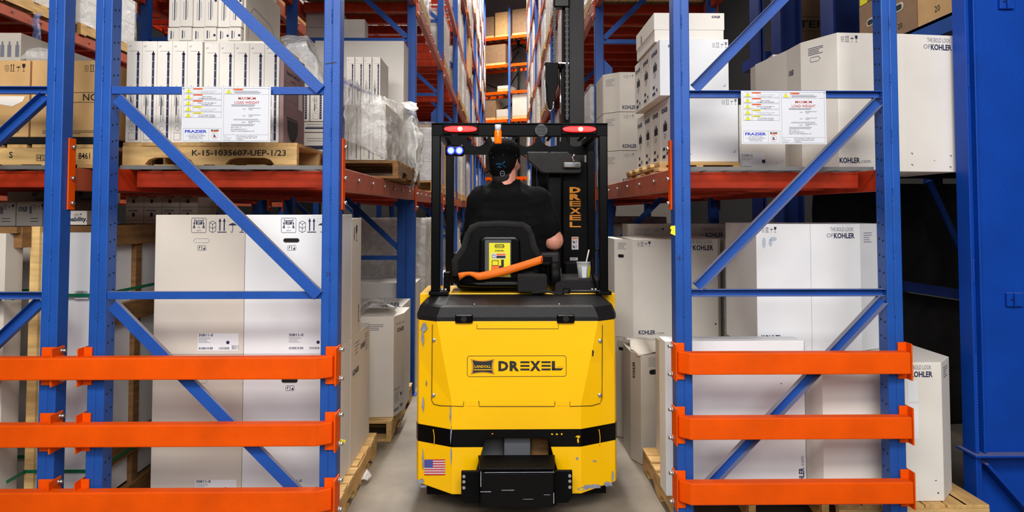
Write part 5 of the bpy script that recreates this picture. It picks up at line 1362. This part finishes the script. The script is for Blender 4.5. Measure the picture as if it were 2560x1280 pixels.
# overhead guard
YG = 3.86
zg1, zg0 = AZ(308, YG, 1290), AZ(344, YG, 1290)
for k, (a, b) in enumerate(((1078, 1101), (1498, 1520))):
    x0, x1 = AX(a, YG, 500), AX(b, YG, 500)
    p = MB().box(x0, x1, YG, YG + .06, 1.10, zg1).build('guard_post', 'blackg', ft, bev=.006)
    MB().box(x0 - .01, x1 + .045 if k == 0 else x1 + .015, YG - .02, YG + .10, 1.083, 1.103).build('post_foot', 'blackm', p, bev=.003)
    for q in (0, 1): MB().cyl((x1 + .01 + q * .02 if k == 0 else x0 - .02 - q * .02, YG + .02, 1.10), (x1 + .01 + q * .02 if k == 0 else x0 - .02 - q * .02, YG + .02, 1.118), .008, n=6).build('foot_bolt', 'steel', p)
XG0, XG1 = AX(1078, YG, 500), AX(1520, YG, 500)
YF = 4.75
MB().box(XG0, XG1, YG - .002, YG + .05, zg0 + .008, zg1 - .006).build('rear_rail', 'blackm', ft, bev=.004)
MB().box(XG0, XG1, YG - .012, YG + .06, zg1 - .006, zg1).build('rear_rail_flange', 'blackm', ft, bev=.001)
for x in (XG0, XG1 - .04): MB().box(x, x + .04, YG + .06, YF + .05, zg1 - .04, zg1 - .004).build('side_rail', 'blackg', ft, bev=.004)
for a, b in ((1114, 1136), (1466, 1486)):
    MB().bar((AX(a + 11, YF, 500), YF, 1.98), (AX(a + 11, YF, 500), YF, .5), .055, .055, (0, 1, 0)).build('front_post', 'blackg', ft, bev=.004)
# scalloped front plate of the guard
xs0, xs1 = AX(1118, YF, 360), AX(1486, YF, 360); zt_, zb2 = AZ(343, YF, 1290), AZ(387, YF, 1290)
cxs = [AX(c, YF, 360) for c in (1440, 1378, 1316, 1254, 1192)]; r_ = .072
def top_z(x):
    z = zt_
    for cx in cxs:
        if abs(x - cx) < r_: z = min(z, zt_ - .92 * math.sqrt(max(0, r_ * r_ - (x - cx) ** 2)))
    return z
ring_ = []
n = 220
for i in range(n + 1):
    x = xs0 + (xs1 - xs0) * i / n; ring_.append([(x, YF - .01, zb2), (x, YF + .01, zb2), (x, YF + .01, top_z(x)), (x, YF - .01, top_z(x))])
MB().loft(ring_).build('scalloped_plate', 'blackm', ft)
for k in range(5):
    x = XG0 + .07 + k * (XG1 - XG0 - .14) / 4; MB().box(x - .009, x + .009, YG + .06, YF - .02, zg1 - .012, zg1 - .002).build('roof_bar', 'blackm', ft)
# lamps on the rear rail
for (a, b, c) in ((1108, 1196, 1151), (1403, 1492, 1450)):
    x0, x1 = AX(a, YG, 325), AX(b, YG, 325); zc_ = AZ(324, YG, 1290); y = YG - .014
    h_ = MB().box(x0, x1, y - .002, y + .012, zc_ - .028, zc_ + .028).build('lamp_housing', 'blackm', ft, bev=.004)
    dd = Decal((x0, y - .004, zc_), lift=0); W = x1 - x0
    n = 20; pts = [(W / 2 + (W / 2 - .006) * math.copysign(abs(math.cos(2 * PI * i / n)) ** .6, math.cos(2 * PI * i / n)), .018 * math.copysign(abs(math.sin(2 * PI * i / n)) ** .8, math.sin(2 * PI * i / n))) for i in range(n)]
    MB().prism([(x0 + u, zc_ + v) for u, v in pts], y - .016, y - .002, 'y').build('lens', 'redlens', h_, bev=.003)
    MB().prism([(x0 + W / 2 + (u - W / 2) * .68, zc_ + v * .66) for u, v in pts], y - .020, y - .0165, 'y').build('lit_lens', 'redled', h_)
    xc_ = AX(c, YG, 325); MB().ball((xc_, y - .0205, zc_), (.013, .006, .012)).build('lamp_bulb', 'redhot', h_)
    for u in (.008, W - .008): MB().ball((x0 + u, y - .004, zc_), (.004, .003, .004), 8, 5).build('lamp_screw', 'steel', h_)
x0, x1 = AX(1113, 3.84, 376), AX(1160, 3.84, 376); zc_ = AZ(377, 3.84, 1290)
h_ = MB().box(x0, x1, 3.83, 3.87, zc_ - .032, zc_ + .032).build('spotlight', 'blackg', ft, bev=.014, seg=4)
for px in (1127, 1148):
    xx = AX(px, 3.82, 376); MB().cyl((xx, 3.829, zc_), (xx, 3.8255, zc_), .0225, n=24).build('lamp_halo', 'bluehalo', h_); MB().cyl((xx, 3.829, zc_), (xx, 3.824, zc_), .0165, n=24).build('lamp_bulb', 'blueled', h_)  # emissive ring stands in for the blue halo round each lamp
MB().box((x0 + x1) / 2 - .02, (x0 + x1) / 2 + .02, 3.845, 3.86, zc_ + .03, zg0 + .02).build('spotlight_bracket', 'blackm', h_)
xc_ = AX(1245, 3.83, 330)
b_ = MB().cyl((xc_, 3.83, AZ(359, 3.83, 1290)), (xc_, 3.83, AZ(326, 3.83, 1290)), .0205, n=24).build('beacon', 'amber', ft, bev=.004)
MB().cyl((xc_, 3.83, AZ(326, 3.83, 1290)), (xc_, 3.83, AZ(312, 3.83, 1290)), .018, n=24).build('beacon_cap', 'signwhite', b_)
for k in range(4): MB().cyl((xc_, 3.83, AZ(333 + 7 * k, 3.83, 1290)), (xc_, 3.83, AZ(334.5 + 7 * k, 3.83, 1290)), .0215, n=24).build('beacon_rib', 'amber', b_)
xc_ = AX(1353, 3.84, 326); zc_ = AZ(326, 3.84, 1290)
s_ = MB().cyl((xc_, 3.858, zc_), (xc_, 3.835, zc_), .036, n=24).build('alarm_speaker', 'greyp', ft, bev=.003)
m = MB()
for k in range(-3, 4): m.box(xc_ - .028, xc_ + .028, 3.832, 3.836, zc_ + k * .008 - .001, zc_ + k * .008 + .001)
m.build('speaker_grille', 'blackg', s_)
# seat
YS = 3.98
def seatP(pts, Y=YS): return [(AX(x, Y, y), AZ(y, Y, 1290)) for x, y in pts]
so = [(1152, 722), (1135, 700), (1132, 650), (1150, 628), (1163, 610), (1168, 580), (1176, 568), (1192, 561), (1250, 557), (1310, 560), (1324, 568), (1331, 582), (1336, 612), (1345, 632), (1356, 650), (1352, 700), (1338, 722)]
se = MB().prism(seatP(so), YS, YS + .10, 'y').build('seat_back', 'blackm', ft, bev=.03, seg=4)
rim = [(1140, 690), (1138, 652), (1160, 622), (1171, 585), (1180, 570), (1196, 563), (1250, 560), (1306, 563), (1320, 571), (1327, 588), (1333, 615), (1350, 648)]
MB().tube([at(x, y, YS + .005) for x, y in rim], .021, 10).build('seat_rim', 'foam', se)
MB().prism(seatP([(1197, 700), (1199, 600), (1208, 592), (1292, 592), (1300, 600), (1303, 700)], YS - .02), YS - .028, YS + .0, 'y').build('seat_shell', 'blackg', se, bev=.014, seg=3)
x0, x1 = AX(1212, YS - .03, 640), AX(1278, YS - .03, 640); z0_, z1_ = AZ(694, YS - .03, 1290), AZ(600, YS - .03, 1290)
MB().box(x0, x1, YS - .034, YS - .028, z0_, z1_).build('label_holder', 'greyp', se, bev=.002)
d = front(x0, YS - .034, z0_); W = x1 - x0; H = z1_ - z0_
d.rect(W * .16, .005, W * .8, H * .9, 'signyellow').text('LANDOLL', W * .56, H * .82, H * .045, 'black_ink', .03, al='c', k=2).frame(W * .4, H * .79, W * .32, H * .1, .003, 'black_ink', 2).text('DREXEL', W * .56, H * .70, H * .035, 'black_ink', .03, w=W * .34, al='c', k=2)
d.rect(W * .25, H * .5, W * .55, H * .15, 'signwhite', 2).rect(W * .44, H * .59, W * .34, H * .05, 'signorange', 3).rect(W * .44, H * .52, W * .34, H * .06, 'black_ink', 3).frame(W * .28, H * .53, W * .12, H * .08, .002, 'black_ink', 3)
d.rect(W * .24, H * .2, W * .3, H * .12, 'signorange', 2).frame(W * .27, H * .32, W * .25, H * .14, .003, 'black_ink', 2).rect(W * .54, H * .22, W * .18, H * .1, 'black_ink', 2).rect(W * .62, H * .32, W * .1, H * .16, 'black_ink', 2).rect(W * .24, H * .18, W * .5, H * .012, 'black_ink', 3)
d.build(se, 'instruction_label')
MB().box(AX(1140, 3.98, 710), AX(1345, 3.98, 710), 3.97, 4.45, 1.10, 1.22).build('seat_cushion', 'blackm', ft, bev=.03, seg=3)
MB().tube([at(1150, 708, 3.93), at(1200, 711, 3.92), at(1300, 711, 3.92), at(1345, 706, 3.93)], .017, 10).build('seat_crossbar', 'blackg', ft)
rows = []
for i in range(25):
    t = i / 24; px = 1147 + t * (1357 - 1147)
    py = 692 - 8 * math.sin(min(1, t * 4.5) * PI) * (1 if t < .22 else 0) - (0 if t < .2 else ((t - .2) / .8) ** 1.3 * 44)
    hw = 9.5 if t > .2 else 9.5 - 5 * math.sin(t / .2 * PI)
    y_ = 3.925 - .02 * math.sin(t * PI)
    if t > .93: hw = 9.5
    rows.append([at(px - 2, py - hw, y_), at(px, py, y_ - .002), at(px + 2, py + hw, y_)])
bl = MB().grid(rows).build('seat_belt', 'belt', ft); sd = bl.modifiers.new('s', 'SOLIDIFY'); sd.thickness = .002
MB().box(*[AX(p, 3.92, 645) for p in (1357, 1381)], 3.905, 3.935, AZ(656, 3.92), AZ(640, 3.92)).build('belt_buckle', 'blackg', ft, bev=.003)
MB().box(*[AX(p, 3.92, 645) for p in (1353, 1358)], 3.91, 3.93, AZ(653, 3.92), AZ(643, 3.92)).build('buckle_button', 'red_ink', ft)
MB().box(*[AX(p, 3.88, 700) for p in (1294, 1368)], 3.87, 3.96, AZ(731, 3.88), AZ(687, 3.88)).build('pouch', 'foam', ft, bev=.012, seg=3)
m = MB(); xa_, xb_ = AX(1376, 4.0, 690), AX(1400, 4.0, 690)
m.cyl((xa_, 4.02, AZ(690, 4.02)), (xb_, 4.02, AZ(690, 4.02)), .085, n=28).build('hand_wheel', 'blackm', ft, bev=.01)
MB().cyl((xb_, 4.02, AZ(690, 4.02)), (xb_ + .006, 4.02, AZ(690, 4.02)), .05, n=24).build('wheel_hub', 'greyp', ft)
MB().box(AX(1130, 4.0, 700), AX(1146, 4.0, 700), 3.99, 4.3, 1.13, AZ(632, 4.0)).build('armrest_side', 'blackm', ft, bev=.02, seg=3)
MB().box(AX(1350, 4.06, 640), AX(1400, 4.06, 640), 4.06, 4.4, AZ(665, 4.06), AZ(630, 4.06)).build('armrest', 'blackp', ft, bev=.015, seg=3)
MB().box(AX(1388, 3.95, 715), AX(1504, 3.95, 715), 3.94, 4.30, 1.084, AZ(698, 3.95)).build('console', 'foam', ft, bev=.01)
MB().box(AX(1410, 4.4, 650), AX(1460, 4.4, 650), 4.35, 4.45, 1.1, AZ(655, 4.4)).build('control_box', 'blackm', ft, bev=.01)
MB().tube([at(1493, 735, 3.9), at(1482, 690, 3.9), at(1478, 650, 3.92), at(1488, 628, 3.93), at(1500, 620, 3.93)], .007, 8).build('cable', 'blackg', ft)
MB().box(AX(1108, 3.9, 700), AX(1124, 3.9, 700), 3.92, 3.96, 1.09, AZ(680, 3.92)).build('hydraulic_cap', 'blackg', ft, bev=.005)
m = MB(); b0_ = at(1407, 736, 3.84); b1_ = at(1425, 723, 3.84)
m.box(b0_.x, b1_.x, 3.835, 3.845, 1.092, 1.097).box(b0_.x, b1_.x, 3.835, 3.845, b1_.z, b1_.z + .005).box(b0_.x, b0_.x + .004, 3.835, 3.845, 1.092, b1_.z).box(b1_.x - .004, b1_.x, 3.835, 3.845, 1.092, b1_.z).build('belt_clip', 'blackg', ft)
MB().tube([at(1330, 732, 3.86), at(1370, 728, 3.86), at(1400, 735, 3.85), at(1425, 726, 3.86)], .008, 8).build('loose_strap', 'foam', ft)
MB().tube([at(1427, 727, 3.86), at(1500, 727, 3.86)], .004, 8).build('console_strap', 'greyp', ft)
# swing mast, forward and to the right
YM = 5.05
def mp(px, Y=YM): return AX(px, Y, 300)
m0 = thing  # keep name short
zt_ = 3.9
MB().box(mp(1424), mp(1461), YM, YM + .12, .5, zt_).build('mast_channel', 'mastgrey', ft, bev=.003)
for a, b, y in ((1408, 1412, YM + .02), (1414, 1417, YM + .01), (1419, 1422, YM + .02)): MB().box(mp(a), mp(b), y, y + .1, .5, zt_).build('mast_rail', 'blackm', ft)
for px, pa in ((1386, 0), (1417, 0)):
    ch = MB(); z = AZ(160 if px < 1400 else 300, YM)
    k = 0
    while z < 3.7:
        w2 = .012 if k % 2 else .008; ch.box(mp(px) - w2, mp(px) + w2, YM - .03, YM - .015, z, z + .019); z += .021; k += 1
    ch.build('lift_chain', 'greyp', ft)
MB().box(mp(1384), mp(1424), YM - .04, YM + .04, AZ(21, YM), AZ(-30, YM)).build('chain_sheave', 'blackg', ft, bev=.01)
MB().cyl((mp(1401), YM - .01, AZ(330, YM)), (mp(1401), YM - .01, AZ(172, YM)), .0115, n=20).build('cylinder_rod', 'chrome', ft)
MB().cyl((mp(1401), YM - .01, .8), (mp(1401), YM - .01, AZ(330, YM)), .03, n=20).build('cylinder_barrel', 'blackg', ft)
MB().cyl((mp(1401), YM - .01, AZ(172, YM)), (mp(1401), YM - .01, AZ(160, YM)), .022, n=20).build('cylinder_head', 'blackm', ft)
MB().box(mp(1384), mp(1422), YM - .02, YM, AZ(160, YM), AZ(157, YM)).build('cross_plate', 'steel', ft)
MB().prism([(mp(1362), AZ(212, YM)), (mp(1362), AZ(157, YM)), (mp(1396), AZ(157, YM)), (mp(1396), AZ(210, YM)), (mp(1388), AZ(235, YM)), (mp(1388), AZ(268, YM)), (mp(1375), AZ(278, YM)), (mp(1367), AZ(250, YM)), (mp(1366), AZ(215, YM))], YM - .03, YM + .05, 'y').build('hose_reel_box', 'blackm', ft, bev=.006)
MB().tube([at(1362, 165, YM - .04), at(1362, 210, YM - .04), at(1363, 255, YM - .04), at(1367, 272, YM - .04), at(1375, 277, YM - .04), at(1383, 272, YM - .04), at(1384, 255, YM - .04)], .006, 8).build('hose', 'steel', ft)
MB().box(mp(1330), mp(1408), YM + .02, YM + .1, .55, 1.95).build('mast_frame', 'blackm', ft)
YN = 4.66
MB().box(AX(1407, YN, 500), AX(1469, YN, 500), YN, YN + .05, AZ(690, YN), AZ(405, YN)).build('mast_cover', 'blackm', ft, bev=.006)
MB().box(AX(1344, YN, 500), AX(1350, YN, 500), YN + .1, YN + .15, .9, 1.9).box(AX(1372, YN, 500), AX(1405, YN, 500), YN + .05, YN + .15, .9, 1.9).build('mast_column', 'blackg', ft, bev=.004)
MB().prism([(AX(x, YN - .06, y), AZ(y, YN - .06, 1380)) for x, y in ((1317, 381), (1418, 381), (1440, 395), (1453, 408), (1452, 431), (1446, 434), (1360, 434), (1352, 431), (1319, 402))], YN - .1, YN - .04, 'y').build('boom_arm', 'mastgrey', ft, bev=.008, seg=3)
c = at(1436, 412, YN - .14)
mr_ = MB().box(c.x - .075, c.x + .045, c.y, c.y + .02, c.z - .018, c.z + .02).build('mirror', 'chrome', ft, bev=.012, seg=3)
MB().tube([c + Vector((0, 0, .02)), at(1432, 395, YN - .14), at(1436, 385, YN - .12)], .009, 8).build('mirror_stalk', 'chrome', mr_)
d = front(AX(1424, YN, 520), YN, 0, .002)
W = AX(1452, YN, 520) - AX(1424, YN, 520)
M['mastgold'] = mat('golden_orange_print', (236, 146, 20), .6)
for i, ch in enumerate('DREXEL'):
    t0 = AZ(468 + i * 17.3 + 13.5, YN, 1440); t1 = AZ(468 + i * 17.3, YN, 1440); hh = t1 - t0
    if ch == 'D': d.text('D', 0, t0, hh, 'mastgold', .06, w=W)
    elif ch == 'R': d.text('R', 0, t0, hh, 'mastgold', .06, w=W)
    elif ch == 'X': d.text('X', 0, t0, hh, 'mastgold', .04, w=W)
    elif ch == 'E': d.rect(0, t0, W, hh * .2, 'mastgold').rect(0, t0 + hh * .4, W, hh * .2, 'mastgold').rect(0, t0 + hh * .8, W, hh * .2, 'mastgold').rect(0, t0, W * .22, hh, 'mastgold', 1.3)
    else: d.rect(0, t0, W, hh * .22, 'mastgold').rect(0, t0, W * .22, hh, 'mastgold', 1.3)
d.build(ft, 'mast_lettering')
p = at(1429, 624, YN); x1 = AX(1446, YN, 600); z1_ = AZ(592, YN, 1440)
d = front(p.x, YN, p.z, .002); W, H = x1 - p.x, z1_ - p.z
d.rect(0, 0, W, H, 'signwhite').rect(W * .1, H * .83, W * .8, H * .12, 'signorange', 2)
for q in (.5, .12): d.poly([(W * .15, H * (q + .25)), (W * .2, H * (q + .05)), (W * .45, H * q), (W * .5, H * (q + .1)), (W * .3, H * (q + .15))], 'black_ink', 2).text('1', W * .62, H * (q + .05), H * .17, 'red_ink', .04, k=2)
d.build(ft, 'warning_label')
p = at(1425, 651, YN); d = front(p.x, YN, p.z, .002); d.rect(0, 0, .053, .02, 'signwhite').lines(.005, .014, .043, 3, .005, .002, 'black_ink'); d.build(ft, 'data_plate')
# cup on the console
cb = at(1460, 698, 4.0); cb.z = AZ(698, 3.95) + .002
ct = thing('drink_cup', 'clear plastic cup with yellow label and pale straw standing on the truck console', 'cup', cb)
M['cupclear'] = mat('clear_cup', (205, 205, 205), .1, alpha=.45)
MB().cyl(cb, cb + Vector((0, 0, .085)), .033, .042, n=28, caps=True).build('cup_body', 'cupclear', ct)
MB().cyl(cb + Vector((0, 0, .085)), cb + Vector((0, 0, .094)), .044, n=28).build('cup_lid', 'cupclear', ct)
rows = []
for i in range(9):
    a = math.radians(-115 + i * 14); rows.append([cb + Vector((math.cos(a) * (.0336 + .009 * t), math.sin(a) * (.0336 + .009 * t), .085 * t)) for t in (.06, .82)])
MB().grid(rows[4:]).build('label', 'signyellow', ct); 
MB().grid(rows[:4]).build('printed_label', 'signwhite', ct)
MB().cyl(cb + Vector((.0, 0, .03)), cb + Vector((.03, 0, .165)), .004, n=8).build('straw', 'cream', ct)

# ------------------------------------------------------------------ the driver
def remesh(o, vox, it=4, sub=False):
    r = o.modifiers.new('r', 'REMESH'); r.mode = 'VOXEL'; r.voxel_size = vox; r.use_smooth_shade = True
    s = o.modifiers.new('s', 'SMOOTH'); s.factor = .6; s.iterations = it
    return o
def limb(mb, a, b, ra, rb, n=7):
    a, b = Vector(a), Vector(b)
    for i in range(n + 1):
        t = i / n; r = ra * (1 - t) + rb * t; mb.ball(a.lerp(b, t), r, 12, 8)
    return mb
PY = 4.16
ps = thing('person', 'heavyset driver in black t-shirt and black cap seated in the truck, seen from behind', 'person', (.03, PY, 1.22))
hc = at(1262, 400, PY + .01)
yaw = Matrix.Rotation(math.radians(-28), 3, 'Z')
def hp(x, y, z): return hc + yaw @ Vector((x, y, z))
b = MB()
b.ball(hc + Vector((0, 0, .01)), (.078, .098, .112), 20, 14, yaw)
b.ball(hp(0, .03, -.055), (.062, .072, .062), 16, 10, yaw); b.ball(hp(0, .05, -.09), (.035, .035, .025), 12, 8, yaw)
b.ball(hp(0, .104, -.012), (.012, .02, .024), 10, 7, yaw); b.ball(hp(0, .098, .02), (.01, .01, .022), 8, 6, yaw)
for s in (-1, 1):
    b.ball(hp(s * .081, .0, -.012), (.009, .018, .031), 12, 8, yaw)          # ears
    b.ball(hp(s * .03, .088, .018), (.02, .012, .009), 10, 6, yaw); b.ball(hp(s * .05, .06, -.035), (.024, .03, .03), 10, 7, yaw)
b.ball(hp(0, .094, -.053), (.026, .012, .008), 10, 6, yaw)
neck = at(1262, 455, PY)
limb(b, hc + Vector((.004, -.01, -.06)), neck + Vector((0, 0, -.05)), .068, .078)
sh = [at(1207, 506, PY + .02), at(1338, 508, PY)]
el = [at(1186, 596, PY + .12), at(1384, 598, PY - .01)]
wr = [at(1200, 620, PY + .42), at(1368, 622, PY + .30)]
hips = Vector((.03, PY + .02, 1.27)); chest = at(1268, 505, PY)
for k in range(6):
    t = k / 5; c_ = hips.lerp(chest, t); b.ball(c_, (.19 - .05 * t, .12, .09), 16, 10)
limb(b, sh[0], sh[1], .072, .072)
limb(b, sh[0], el[0], .06, .052); limb(b, el[0], wr[0], .05, .032)
limb(b, sh[1], el[1], .070, .060); b.ball(el[1] + Vector((.0, -.0, -.008)), .062, 12, 8); limb(b, el[1], wr[1], .056, .034)
for s in (-1, 1):
    hp_ = hips + Vector((s * .11, .05, -.02)); kn = Vector((.03 + s * .17, PY + .52, 1.22)); an = Vector((.03 + s * .16, PY + .60, .60))
    limb(b, hp_, kn, .10, .07); limb(b, kn, an, .062, .042); limb(b, an, an + Vector((0, .17, -.03)), .045, .038)
# hands: palm and five fingers each, closed on the controls
def hand(mb, w, d_, side):
    d_ = Vector(d_).normalized(); up = Vector((0, 0, 1)); sd_ = d_.cross(up).normalized() * side
    pc = w + d_ * .05
    limb(mb, w, w + d_ * .08, .03, .03, 4)
    for i, (o_, ln) in enumerate(((-.033, .068), (-.012, .078), (.01, .074), (.03, .058))):
        a = w + d_ * .095 + sd_ * o_; b1 = a + d_ * ln * .5 + Vector((0, 0, -.012)); b2 = b1 + d_ * ln * .2 + Vector((0, 0, -.03)); b3 = b2 - d_ * ln * .15 + Vector((0, 0, -.018))
        limb(mb, w + d_ * .06 + sd_ * o_ * .8, a, .011, .0098, 3); limb(mb, a, b1, .0098, .009, 3); limb(mb, b1, b2, .009, .0085, 3); limb(mb, b2, b3, .0085, .0078, 2)
    t0 = w + d_ * .035 - sd_ * .03; t1 = t0 + d_ * .03 - sd_ * .03 + Vector((0, 0, -.01)); t2 = t1 + d_ * .035 + Vector((0, 0, -.012))
    limb(mb, t0, t1, .014, .011, 3); limb(mb, t1, t2, .011, .009, 3)
hand(b, wr[0], (.15, 1, -.05), 1); hand(b, wr[1], (-.25, 1, -.05), -1)
bd = remesh(b.build('body', 'skin', ps), .0075, 3)
# steering wheel the left hand holds and lever under the right
cw = wr[0] + Vector((.0, .16, -.05))
MB().tube([cw + Vector((.12 * math.cos(2 * PI * i / 24) + .06, .12 * math.sin(2 * PI * i / 24) * .9, .03 * math.sin(2 * PI * i / 24))) for i in range(25)], .012, 8).build('steering_wheel', 'blackm', ft)
MB().cyl((cw.x + .06, cw.y + .02, .5), (cw.x + .06, cw.y, cw.z - .01), .025, n=12).build('steering_column', 'blackm', ft)
lv_ = wr[1] + Vector((-.03, .13, -.045)); MB().cyl((lv_.x, lv_.y, .5), lv_, .012, n=10).ball(lv_, .018, 12, 8).build('control_lever', 'blackg', ft)
# t-shirt
t_ = MB()
for k in range(9):
    t = k / 8; c_ = Vector((.03, PY + .01, 1.20)).lerp(chest + Vector((0, 0, .02)), t)
    w_ = .25 - .012 * t if t < .6 else .243 - .075 * (t - .6) / .4
    t_.ball(c_ + Vector((0, -.01 * math.sin(t * PI), 0)), (w_, .175 - .03 * t, .09), 20, 10)
limb(t_, sh[0] + Vector((-.0, 0, 0)), sh[1], .105, .105, 14)
limb(t_, sh[0] + Vector((.05, 0, .025)), neck + Vector((-.02, 0, -.04)), .078, .078); limb(t_, sh[1] + Vector((-.05, 0, .025)), neck + Vector((.02, 0, -.04)), .078, .078)
limb(t_, sh[0], sh[0].lerp(el[0], 1.02), .10, .088); limb(t_, sh[1], sh[1].lerp(el[1], .66), .102, .09, 9)
ts = remesh(t_.build('t_shirt', 'cloth', ps), .011, 3)
tx = bpy.data.textures.new('folds', 'CLOUDS'); tx.noise_scale = .10; tx.noise_depth = 2
dm = ts.modifiers.new('d', 'DISPLACE'); dm.texture = tx; dm.strength = .022; dm.mid_level = .5
tr = MB()
for s in (-1, 1):
    hp_ = hips + Vector((s * .11, .05, -.02)); kn = Vector((.03 + s * .17, PY + .52, 1.22)); an = Vector((.03 + s * .16, PY + .60, .66))
    limb(tr, hp_, kn, .115, .085); limb(tr, kn, an, .078, .06)
tr.ball(hips + Vector((0, .02, -.01)), (.22, .15, .09))
remesh(tr.build('trousers', 'denim', ps), .014, 3)
for s in (-1, 1):
    an = Vector((.03 + s * .16, PY + .60, .60)); m = MB(); limb(m, an + Vector((0, -.04, -.035)), an + Vector((0, .19, -.05)), .052, .045); remesh(m.build('shoe', 'blackm', ps), .012, 2)
# hair fringe and cap
h_ = MB(); h_.ball(hc + yaw @ Vector((0, -.024, -.02)), (.080, .084, .075), 18, 12, yaw).ball(hc + yaw @ Vector((0, -.035, -.075)), (.068, .055, .05), 18, 12, yaw).ball(hc + yaw @ Vector((0, -.05, -.105)), (.06, .045, .05), 18, 12, yaw); h_.build('hair', 'hair', ps)
cp = MB(); n = 24; rings = []
for j in range(11):
    a = j / 10 * PI * .5; r_ = math.cos(a) ** .8; z = .03 + .105 * math.sin(a)
    rings.append([hp(math.cos(2 * PI * i / n) * .094 * r_, math.sin(2 * PI * i / n) * .112 * r_ - .004, z) for i in range(n)])
low = [[hp(math.cos(2 * PI * i / n) * (.09 + .002 * k), math.sin(2 * PI * i / n) * .106 - .004, (.03 if k else .0) - (.045 * (1 - k) * max(0, -math.sin(2 * PI * i / n)))) for i in range(n)] for k in (0, 1)]
cp.loft([[hp(math.cos(2 * PI * i / n) * .086, math.sin(2 * PI * i / n) * .103 - .004, -.0 - .10 * max(0, -math.sin(2 * PI * i / n)) ** .5) for i in range(n)]] + rings, caps=True, sm=True)
cpo = cp.build('cap', 'capblack', ps)
MB().ball(hp(0, 0, .137), (.008, .008, .004), 10, 6).build('cap_button', 'capblack', cpo)
br = MB(); R1 = []; 
for k, (rr, dz) in enumerate(((.10, .0), (.145, -.006), (.175, -.018))):
    R1.append([hp(math.sin(a) * .085 * (1 - .12 * k), math.cos(a) * rr, .012 + dz - .012 * abs(math.sin(a)) ** 2) for a in [math.radians(-75 + 15 * i) for i in range(11)]])
bo_ = br.grid(R1).build('cap_brim', 'capblack', cpo); sd = bo_.modifiers.new('s', 'SOLIDIFY'); sd.thickness = .003
# cap marks: placed on the crown facing the camera
def onhat(px, py):
    p = at(px, py, PY); c_ = hc + Vector((0, 0, .02)); dirv = (p - Vector((0, 0, CAMZ))).normalized(); o0 = Vector((0, 0, CAMZ))
    best = None; tt = PY - .25
    Minv = yaw.transposed()
    for i in range(400):
        q = o0 + dirv * tt; l_ = Minv @ (q - hc)
        rad = math.sqrt((l_.x / .093) ** 2 + ((l_.y + .004) / .112) ** 2 + (max(0, l_.z - .03) / .105) ** 2)
        if rad < 1.03: return q
        tt += .001
    return p
cm = MB()
for pts in (((1240, 410), (1252, 409), (1244, 419), (1253, 418)), ((1262, 404), (1254, 411), (1264, 418))):
    cm.tube([onhat(*p) for p in pts], .0022, 6)
cm.build('embroidery', 'capblue', cpo)
q = onhat(1256, 434); rg = MB().tube([q + Vector((.013 * math.cos(2 * PI * i / 20), -.003, .015 * math.sin(2 * PI * i / 20))) for i in range(21)], .0022, 6); rg.tube([q + Vector((-.007, -.003, 0)), q + Vector((.007, -.003, 0))], .002, 6); rg.build('round_sticker', 'grey_ink', cpo)
for px, py in ((1227, 383), (1258, 387), (1271, 370), (1233, 394), (1290, 388)): MB().ball(onhat(px, py), .0028, 8, 6).build('cap_eyelet', 'capblue', cpo)
for s in (-1, 1):
    MB().ball(hp(s * .03, .098, .012), .0105, 12, 8).build('eye', 'signwhite', ps)
    MB().ball(hp(s * .03, .1075, .012), .0045, 8, 6).build('iris', 'hole', ps)
